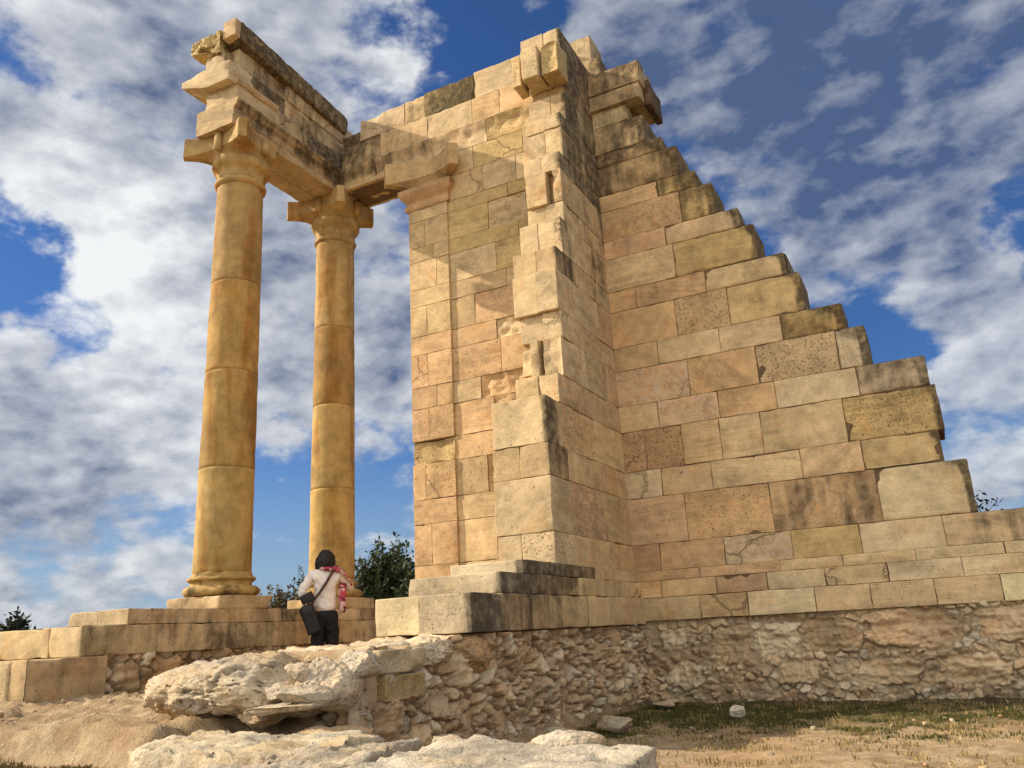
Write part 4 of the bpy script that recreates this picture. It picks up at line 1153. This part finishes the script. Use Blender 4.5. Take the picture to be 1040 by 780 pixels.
def skin_mesh(name, verts, edges, radii, mat, parent, sub=2, root=0):
    me = bpy.data.meshes.new(name); me.from_pydata(verts, edges, [])
    o = bpy.data.objects.new(name, me); COL.objects.link(o)
    o.modifiers.new('skin', 'SKIN').use_smooth_shade = True
    sv = me.skin_vertices[0].data
    for i, r in enumerate(radii):
        sv[i].radius = (r, r) if not isinstance(r, tuple) else r
        sv[i].use_root = (i == root)
    ss = o.modifiers.new('sub', 'SUBSURF'); ss.levels = sub; ss.render_levels = sub
    dg = bpy.context.evaluated_depsgraph_get(); dg.update()
    nm = bpy.data.meshes.new_from_object(o.evaluated_get(dg)); nm.name = name
    bpy.data.objects.remove(o); bpy.data.meshes.remove(me)
    nm.materials.clear(); nm.materials.append(mat)
    nm.polygons.foreach_set('use_smooth', np.ones(len(nm.polygons), dtype=bool))
    if name in ('top', 'trousers'):
        a = np.empty(len(nm.vertices) * 3); nm.vertices.foreach_get('co', a); a = a.reshape(-1, 3)
        nn = np.empty(len(a) * 3); nm.vertices.foreach_get('normal', nn); nn = nn.reshape(-1, 3)
        a += nn * (fbm(a * np.array([9., 9., 14.]) + a[:, ::-1] * 5, 4, .6) * .013)[:, None]
        nm.vertices.foreach_set('co', a.ravel()); nm.update()
    o2 = bpy.data.objects.new(name, nm); COL.objects.link(o2)
    if parent: o2.parent = parent
    return o2

# local frame: x = her right, y = forward (away from the camera), z up from the feet
PB = (-7.25, 8.72, -.41)
per = thing('person', 'woman seen from behind in a white top and black trousers, one arm raised forward', 'person', PB)
fwd = Vector((-.70, .714, 0)); per.rotation_euler = (0, 0, math.atan2(fwd.y, fwd.x) - math.pi / 2)
H = 1.0
bv = [(0,0,.84),(0,.0,.98),(0,-.01,1.12),(0,-.01,1.26),(0,0,1.35),(0,.02,1.45),(0,.03,1.53),      # 0-6 spine, head
      (-.09,0,.80),(-.10,.01,.44),(-.105,-.02,.10),(-.11,.08,.03),                               # 7-10 left leg
      (.09,0,.80),(.10,.02,.44),(.105,.0,.10),(.11,.1,.03),                                       # 11-14 right leg
      (-.17,-.01,1.27),(-.31,-.07,1.05),(-.22,.02,.93),(-.17,.06,.93),                            # 15-18 left arm, hand on hip
      (.17,-.01,1.27),(.31,.10,1.13),(.36,.34,1.10),(.365,.42,1.115)]                             # 19-22 right arm forward
be = [(0,1),(1,2),(2,3),(3,4),(4,5),(5,6),(0,7),(7,8),(8,9),(9,10),(0,11),(11,12),(12,13),(13,14),(3,15),(15,16),(16,17),(17,18),(3,19),(19,20),(20,21),(21,22)]
br = [.12,.105,.115,.10,.048,.075,.075,.085,.055,.038,.035,.085,.055,.038,.035,.052,.038,.028,.03,.052,.038,.028,.03]
# five separate fingers on each hand
for (hx, hy, hz, dx, dy, dz) in ((-.17,.06,.93, .8,.55,-.2), (.365,.42,1.115, .1,.95,.15)):
    hi = 18 if hx < 0 else 22
    d = Vector((dx, dy, dz)).normalized(); side = d.cross(Vector((0, 0, 1))).normalized(); up = side.cross(d)
    for k, L in enumerate((.062, .072, .076, .070, .056)):
        off = (k - 2) * .016
        b0 = Vector((hx, hy, hz)) + d * .035 + side * off
        if k == 0:
            b0 = Vector((hx, hy, hz)) + side * (-.026); e1 = b0 + d * .03 - side * .028; e2 = e1 + d * .028 - side * .006
        else:
            e1 = b0 + d * L * .5; e2 = e1 + d * L * .38 - up * L * .3
        i0 = len(bv); bv += [tuple(b0), tuple(e1), tuple(e2)]; be += [(hi, i0), (i0, i0 + 1), (i0 + 1, i0 + 2)]; br += [.011, .0095, .008]
skin_mesh('body', bv, be, br, M_SKIN, per)
sv_ = [(0,0,.775),(0,0,.90),(0,-.005,1.02),(0,-.01,1.15),(0,-.01,1.26),(0,0,1.34), (-.175,-.01,1.268),(-.31,-.07,1.05),(-.235,.01,.945), (.175,-.01,1.268),(.315,.10,1.13),(.355,.31,1.102)]
skin_mesh('top', sv_, [(0,1),(1,2),(2,3),(3,4),(4,5),(4,6),(6,7),(7,8),(4,9),(9,10),(10,11)], [(.165,.13),(.16,.125),(.145,.115),(.155,.125),(.13,.11),(.062,.062),.072,.062,.046,.072,.062,.044], M_SHIRT, per, sub=3)
skin_mesh('trousers', [(0,0,.86),(0,0,.78),(-.078,0,.70),(-.085,.01,.44),(-.095,-.015,.09),(.078,0,.70),(.10,.02,.44),(.105,.0,.09)], [(0,1),(1,2),(2,3),(3,4),(1,5),(5,6),(6,7)], [(.155,.125),(.165,.13),.115,.092,.078,.115,.092,.078], M_TROUS, per, sub=3)
hb = MB()
import bmesh
bm = bmesh.new(); bmesh.ops.create_icosphere(bm, subdivisions=4, radius=1.)
HV = np.array([v.co[:] for v in bm.verts]); HF = [tuple(v.index for v in f.verts) for f in bm.faces]; bm.free()
W = HV * np.array([.112, .122, .150])
W[:, 0] *= 1 + .36 * sstep(.08, -.11, W[:, 2])
W[:, 1] *= np.where(HV[:, 1] < 0, 1 + .10 * sstep(.02, -.12, W[:, 2]), 1)
W[:, 2] = np.where(W[:, 2] < -.115, -.115 + (W[:, 2] + .115) * .35, W[:, 2])
face = (HV[:, 1] > .55) & (HV[:, 2] < .45)
W[:, 1] = np.where(face, W[:, 1] * .62, W[:, 1])
W += HV * (fbm(HV * np.array([11, 11, 2.2]), 4, .6) * .014 + fbm(HV * np.array([22, 22, 2.]), 3) * .012)[:, None]
W[:, 2] += sstep(-.05, -.12, W[:, 2]) * fbm(HV * np.array([6., 6., 0.]), 3, .6) * .035
W += np.array([0, -.005, 1.448])
hb.add(W, HF)
o = hb.build('hair', M_HAIR, None, attrs=False); o.parent = per
# face, on the far side of the head
def blob(name, c, s, mat, parent):
    mbb = MB(); mbb.add(HV * np.array(s) + np.array(c), HF); q_ = mbb.build(name, mat, None, attrs=False); q_.parent = parent; return q_
hd = blob('head', (0, .03, 1.455), (.082, .095, .118), M_SKIN, per)
blob('nose', (0, .128, 1.44), (.014, .02, .022), M_SKIN, hd); blob('mouth', (0, .115, 1.395), (.026, .012, .008), M_STRAP, hd)
for sx_ in (-1, 1):
    blob('eye', (.032 * sx_, .112, 1.467), (.013, .01, .008), M_HAIR, hd); blob('ear', (.084 * sx_, .03, 1.45), (.012, .022, .032), M_SKIN, hd)
for sx_, y_ in ((-1, .03), (1, .05)):
    blob('shoe', (.11 * sx_, y_, .045), (.048, .13, .05), M_SHOE, per)
sc_ = MB()
def ribbon(mb, pts, w, th, nrm):
    pts = np.array(pts, float); V = []; F = []
    for i, p in enumerate(pts):
        d = pts[min(i + 1, len(pts) - 1)] - pts[max(i - 1, 0)]; d /= np.linalg.norm(d)
        nn = np.array(nrm[i] if isinstance(nrm, list) else nrm, float); s_ = np.cross(d, nn); s_ /= np.linalg.norm(s_); nn = np.cross(s_, d)
        wi = w[i] if isinstance(w, (list, tuple)) else w
        for a, c_ in ((-1, -1), (1, -1), (1, 1), (-1, 1)): V.append(p + s_ * a * wi / 2 + nn * c_ * th / 2)
    for i in range(len(pts) - 1):
        for k in range(4):
            F.append((i * 4 + k, i * 4 + (k + 1) % 4, (i + 1) * 4 + (k + 1) % 4, (i + 1) * 4 + k))
    F += [(3, 2, 1, 0), tuple((len(pts) - 1) * 4 + k for k in range(4))]
    mb.add(V, F)
ribbon(sc_, [(-.07,-.07,1.375),(.0,-.105,1.36),(.08,-.09,1.355),(.16,-.075,1.335),(.235,-.055,1.285),(.30,.03,1.215),(.345,.10,1.15)], [.07,.09,.10,.11,.11,.10,.07], .03, [(0,-.9,.4),(0,-.9,.5),(.2,-.7,.7),(.3,-.5,.8),(.5,-.4,.7),(.6,-.3,.7),(.7,-.2,.6)])
ribbon(sc_, [(.235,.03,1.18),(.225,-.03,1.10),(.215,-.06,1.0),(.225,-.07,.90),(.215,-.06,.84),(.22,-.05,.78)], [.08,.10,.10,.085,.09,.06], .03, (.25,-1,0))
o = sc_.build('scarf', M_SCARF, None, attrs=False); o.parent = per
# shoulder bag: carried by her, a thing of its own
bag = thing('shoulder_bag', 'black shoulder bag with brown strap hanging at the hip of the woman', 'bag', PB)
bag.rotation_euler = per.rotation_euler
bb = MB()
V, F = block_mesh(-.085, .085, -.05, .05, -.185, .185, rad=.09, chip=0, res=.025, und=.02)
c_, s_ = math.cos(.32), math.sin(.32)
V = V @ np.array([[c_, 0, s_], [0, 1, 0], [-s_, 0, c_]]) * np.array([1, 1, 1]) + np.array([-.19, -.165, .71])
bb.add(V, F); o = bb.build('pouch', M_BAG, None, attrs=False); o.parent = bag
V, F = block_mesh(-.085, .085, -.025, .025, -.06, .06, rad=.045, chip=0, res=.025, und=.02)
V = V @ np.array([[.9, 0, .44], [0, 1, 0], [-.44, 0, .9]]) + np.array([-.235, -.155, .975])
bb = MB(); bb.add(V, F); o = bb.build('flap', M_BAG, None, attrs=False); o.parent = bag
st2 = MB()
ribbon(st2, [(.11,-.10,1.345),(.07,-.128,1.28),(.0,-.15,1.16),(-.08,-.155,1.04),(-.15,-.165,.95),(-.19,-.17,.88)], .034, .012, (0, -1, .15))
o = st2.build('strap', M_STRAP, None, attrs=False); o.parent = bag

# ------------------------------------------------------------------ sky, clouds, sun
SUN = Vector((-1., -.357, .66)).normalized()
w = bpy.data.worlds.new('World'); SC.world = w; w.use_nodes = True
nt = w.node_tree
for n in list(nt.nodes): nt.nodes.remove(n)
b = NB(nt)
out = nt.nodes.new('ShaderNodeOutputWorld'); bg = nt.nodes.new('ShaderNodeBackground'); b.link(bg.outputs[0], out.inputs[0])
sky = b.n('ShaderNodeTexSky', sky_type='NISHITA'); sky.sun_disc = False
sky.sun_elevation = math.asin(SUN.z); sky.sun_rotation = math.atan2(SUN.x, SUN.y)
sky.air_density = 1.0; sky.dust_density = .3; sky.ozone_density = 3.0
tc = b.n('ShaderNodeTexCoord'); D = tc.outputs['Generated']
sx = b.n('ShaderNodeSeparateXYZ'); b.link(D, sx.inputs[0])
zz = b.math('ADD', b.math('MAXIMUM', sx.outputs[2], 0.), .22)
pr = b.n('ShaderNodeVectorMath', operation='DIVIDE'); b.link(D, pr.inputs[0])
cz = b.n('ShaderNodeCombineXYZ')
for i in range(3): b.link(zz, cz.inputs[i])
b.link(cz.outputs[0], pr.inputs[1]); PP = pr.outputs[0]
flat = b.vmath('MULTIPLY', PP, (1., 1., .0))
DB = [(-0.750,0.471,0.464,0.070,0.50),(-0.727,0.540,0.424,0.065,0.45),(-0.687,0.400,0.607,0.040,0.30),(-0.724,0.595,0.350,0.117,0.35),(-0.806,0.533,0.259,0.086,0.30),(-0.505,0.595,0.625,0.130,0.40),(-0.625,0.693,0.359,0.126,0.40),(-0.561,0.778,0.283,0.083,0.30),(-0.684,0.482,0.548,0.108,0.30),(-0.816,0.550,0.178,0.106,0.30),(-0.771,0.635,0.054,0.112,0.20),(-0.572,0.517,0.637,0.081,0.30),(-0.249,0.719,0.649,0.065,0.30),(-0.149,0.804,0.575,0.10,0.50),(0.066,0.864,0.499,0.15,0.55),(0.02,0.80,0.60,0.10,0.2),(0.008,0.916,0.402,0.076,0.35),(0.081,0.955,0.284,0.061,0.50),(-0.213,0.765,0.608,0.054,0.20),(-0.077,0.917,0.390,0.051,0.15),(0.045,0.981,0.188,0.053,0.20),(-0.792,0.458,0.403,0.045,-0.60),(-0.739,0.505,0.446,0.027,-0.55),(-0.794,0.518,0.318,0.037,-0.45),(-0.724,0.612,0.319,0.031,-0.30),(-0.382,0.684,0.622,0.056,-0.60),(-0.321,0.691,0.647,0.049,-0.30),(-0.762,0.428,0.486,0.026,-0.40),(-0.113,0.876,0.469,0.07,-0.35),(0.000,0.804,0.595,0.06,-0.2),(0.128,0.908,0.398,0.042,-0.55),(-0.659,0.738,0.148,0.079,-0.35),(-0.583,0.787,0.203,0.047,-0.30),(-0.104,0.780,0.617,0.041,-0.20),(-0.821,0.561,0.107,0.066,-0.20),(-0.041,0.950,0.309,0.050,-0.30),(-0.199,0.737,0.646,0.032,-0.20),(0.30,-0.80,0.52,0.85,0.55)]  # wide last entry: unseen cloud added behind the viewer as fill
LB = [(-0.750,0.471,0.464,0.085,0.60),(-0.727,0.540,0.424,0.081,0.50),(-0.687,0.400,0.607,0.044,0.40),(-0.509,0.600,0.617,0.131,0.20),(-0.719,0.606,0.340,0.118,0.35),(-0.782,0.561,0.272,0.110,0.30),(-0.421,0.683,0.597,0.067,0.25),(0.081,0.955,0.284,0.069,0.20),(0.032,0.926,0.376,0.074,0.10),(-0.684,0.482,0.548,0.10,-0.45),(-0.810,0.555,0.188,0.08,-0.5),(-0.586,0.644,0.491,0.10,-0.3),(-0.557,0.609,0.565,0.08,-0.2),(-0.625,0.693,0.359,0.10,-0.25),(0.066,0.864,0.499,0.16,-0.75),(-0.137,0.805,0.577,0.14,-0.55),(-0.239,0.723,0.648,0.086,-0.35),(-0.591,0.797,0.123,0.116,-0.10),(0.30,-0.80,0.52,0.85,0.60),(0.86,0.15,0.48,0.35,0.45)]  # wide last entries: unseen bright cloud added outside the view as fill light
warp = b.noise(b.scale(D, 3.2), 2.2, 5., .6, 0., True)
Dw = b.vmath('NORMALIZE', b.vmath('ADD', D, b.scale(b.vmath('SUBTRACT', warp, (.5, .5, .5)), .20)))
def blobs(lst):
    acc = None
    for x, y, z, r, wt in lst:
        dt = b.vmath('DOT_PRODUCT', Dw, (x, y, z))
        v = b.ramp(dt, math.cos(r * 1.9), 1., 0., wt)
        acc = v if acc is None else b.math('ADD', acc, v)
    return acc
den = blobs(DB); bri = blobs(LB)
iso = b.vmath('MULTIPLY', D, (1., 1., 2.2)); mixc = b.vmath('ADD', b.scale(iso, 1.3), b.scale(flat, .30))
sunw = (-.030, -.012, .045)
def billow(v):
    n_ = b.noise(v, 4.2, 12., .60, .0)
    vv = b.vmath('ADD', v, b.scale(b.noise(v, 7., 4., .6, 0, True), .14))
    w1 = b.vor(vv, 8.5); w2 = b.vor(vv, 19.); 
    puff = b.math('ADD', b.math('MULTIPLY', b.math('SUBTRACT', .45, w1), .52), b.math('MULTIPLY', b.math('SUBTRACT', .45, w2), .26))
    return n_, b.math('ADD', b.math('MULTIPLY', b.math('SUBTRACT', n_, .5), 2.3), puff)
n1_, p1_ = billow(mixc)
n2_, p2_ = billow(b.vmath('ADD', mixc, sunw))
den = b.math('ADD', den, b.math('MULTIPLY', p1_, .80))
den = b.math('ADD', den, b.ramp(sx.outputs[2], .05, .40, .20, .03))
cov = b.ramp(den, -.04, .48)
thick = b.ramp(den, .15, .95)
shade = b.math('ADD', b.math('ADD', .40, b.math('MULTIPLY', bri, .70)), b.math('MULTIPLY', b.math('SUBTRACT', p1_, p2_), 1.0))
shade = b.math('SUBTRACT', shade, b.math('MULTIPLY', thick, .30))
shade = b.ramp(shade, -.55, 1.05, .0, 1., False)
cl = b.mix(shade, (.62, .92, 1.75), (6.6, 6.7, 6.7))
# unseen cloud bank behind the viewer, added and brightened to fill the shaded wall
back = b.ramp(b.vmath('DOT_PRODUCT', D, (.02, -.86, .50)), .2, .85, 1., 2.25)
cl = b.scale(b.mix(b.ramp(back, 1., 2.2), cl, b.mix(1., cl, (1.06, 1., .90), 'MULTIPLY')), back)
skyc = b.mix(1., sky.outputs[0], (.30, .47, .72), 'MULTIPLY')
skyc = b.mix(b.ramp(sx.outputs[2], -.02, .26, .85, 0.), skyc, (2.5, 3.3, 4.1))
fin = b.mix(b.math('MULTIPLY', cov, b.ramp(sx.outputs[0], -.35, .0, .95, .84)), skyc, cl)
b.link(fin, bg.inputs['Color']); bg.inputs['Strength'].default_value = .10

sl = bpy.data.lights.new('sun', 'SUN'); sl.energy = 5.0; sl.angle = math.radians(.53); sl.color = (1., .86, .67)
so_ = bpy.data.objects.new('sun', sl); COL.objects.link(so_)
so_.rotation_euler = SUN.to_track_quat('Z', 'Y').to_euler()

# ------------------------------------------------------------------ camera
cam = bpy.data.cameras.new('camera'); cam.sensor_width = 36.; cam.lens = 28.95; cam.clip_end = 6000.; cam.clip_start = .05
co = bpy.data.objects.new('camera', cam); COL.objects.link(co)
Rw = [(0.88608274, 0.46057715, -0.05221177), (0.17795074, -0.23399858, 0.95581285), (-0.42800808, 0.85622039, 0.28930215)]
co.matrix_world = Matrix(((Rw[0][0], Rw[1][0], -Rw[2][0], 0), (Rw[0][1], Rw[1][1], -Rw[2][1], 0), (Rw[0][2], Rw[1][2], -Rw[2][2], 0), (0, 0, 0, 1)))
SC.camera = co
SC.view_settings.view_transform = 'Standard'; SC.view_settings.look = 'None'
SC.view_settings.exposure = .5; SC.view_settings.gamma = 1.
SC.view_settings.use_curve_mapping = False
SC.cycles.max_bounces = 6; SC.cycles.diffuse_bounces = 4; SC.cycles.use_denoising = True
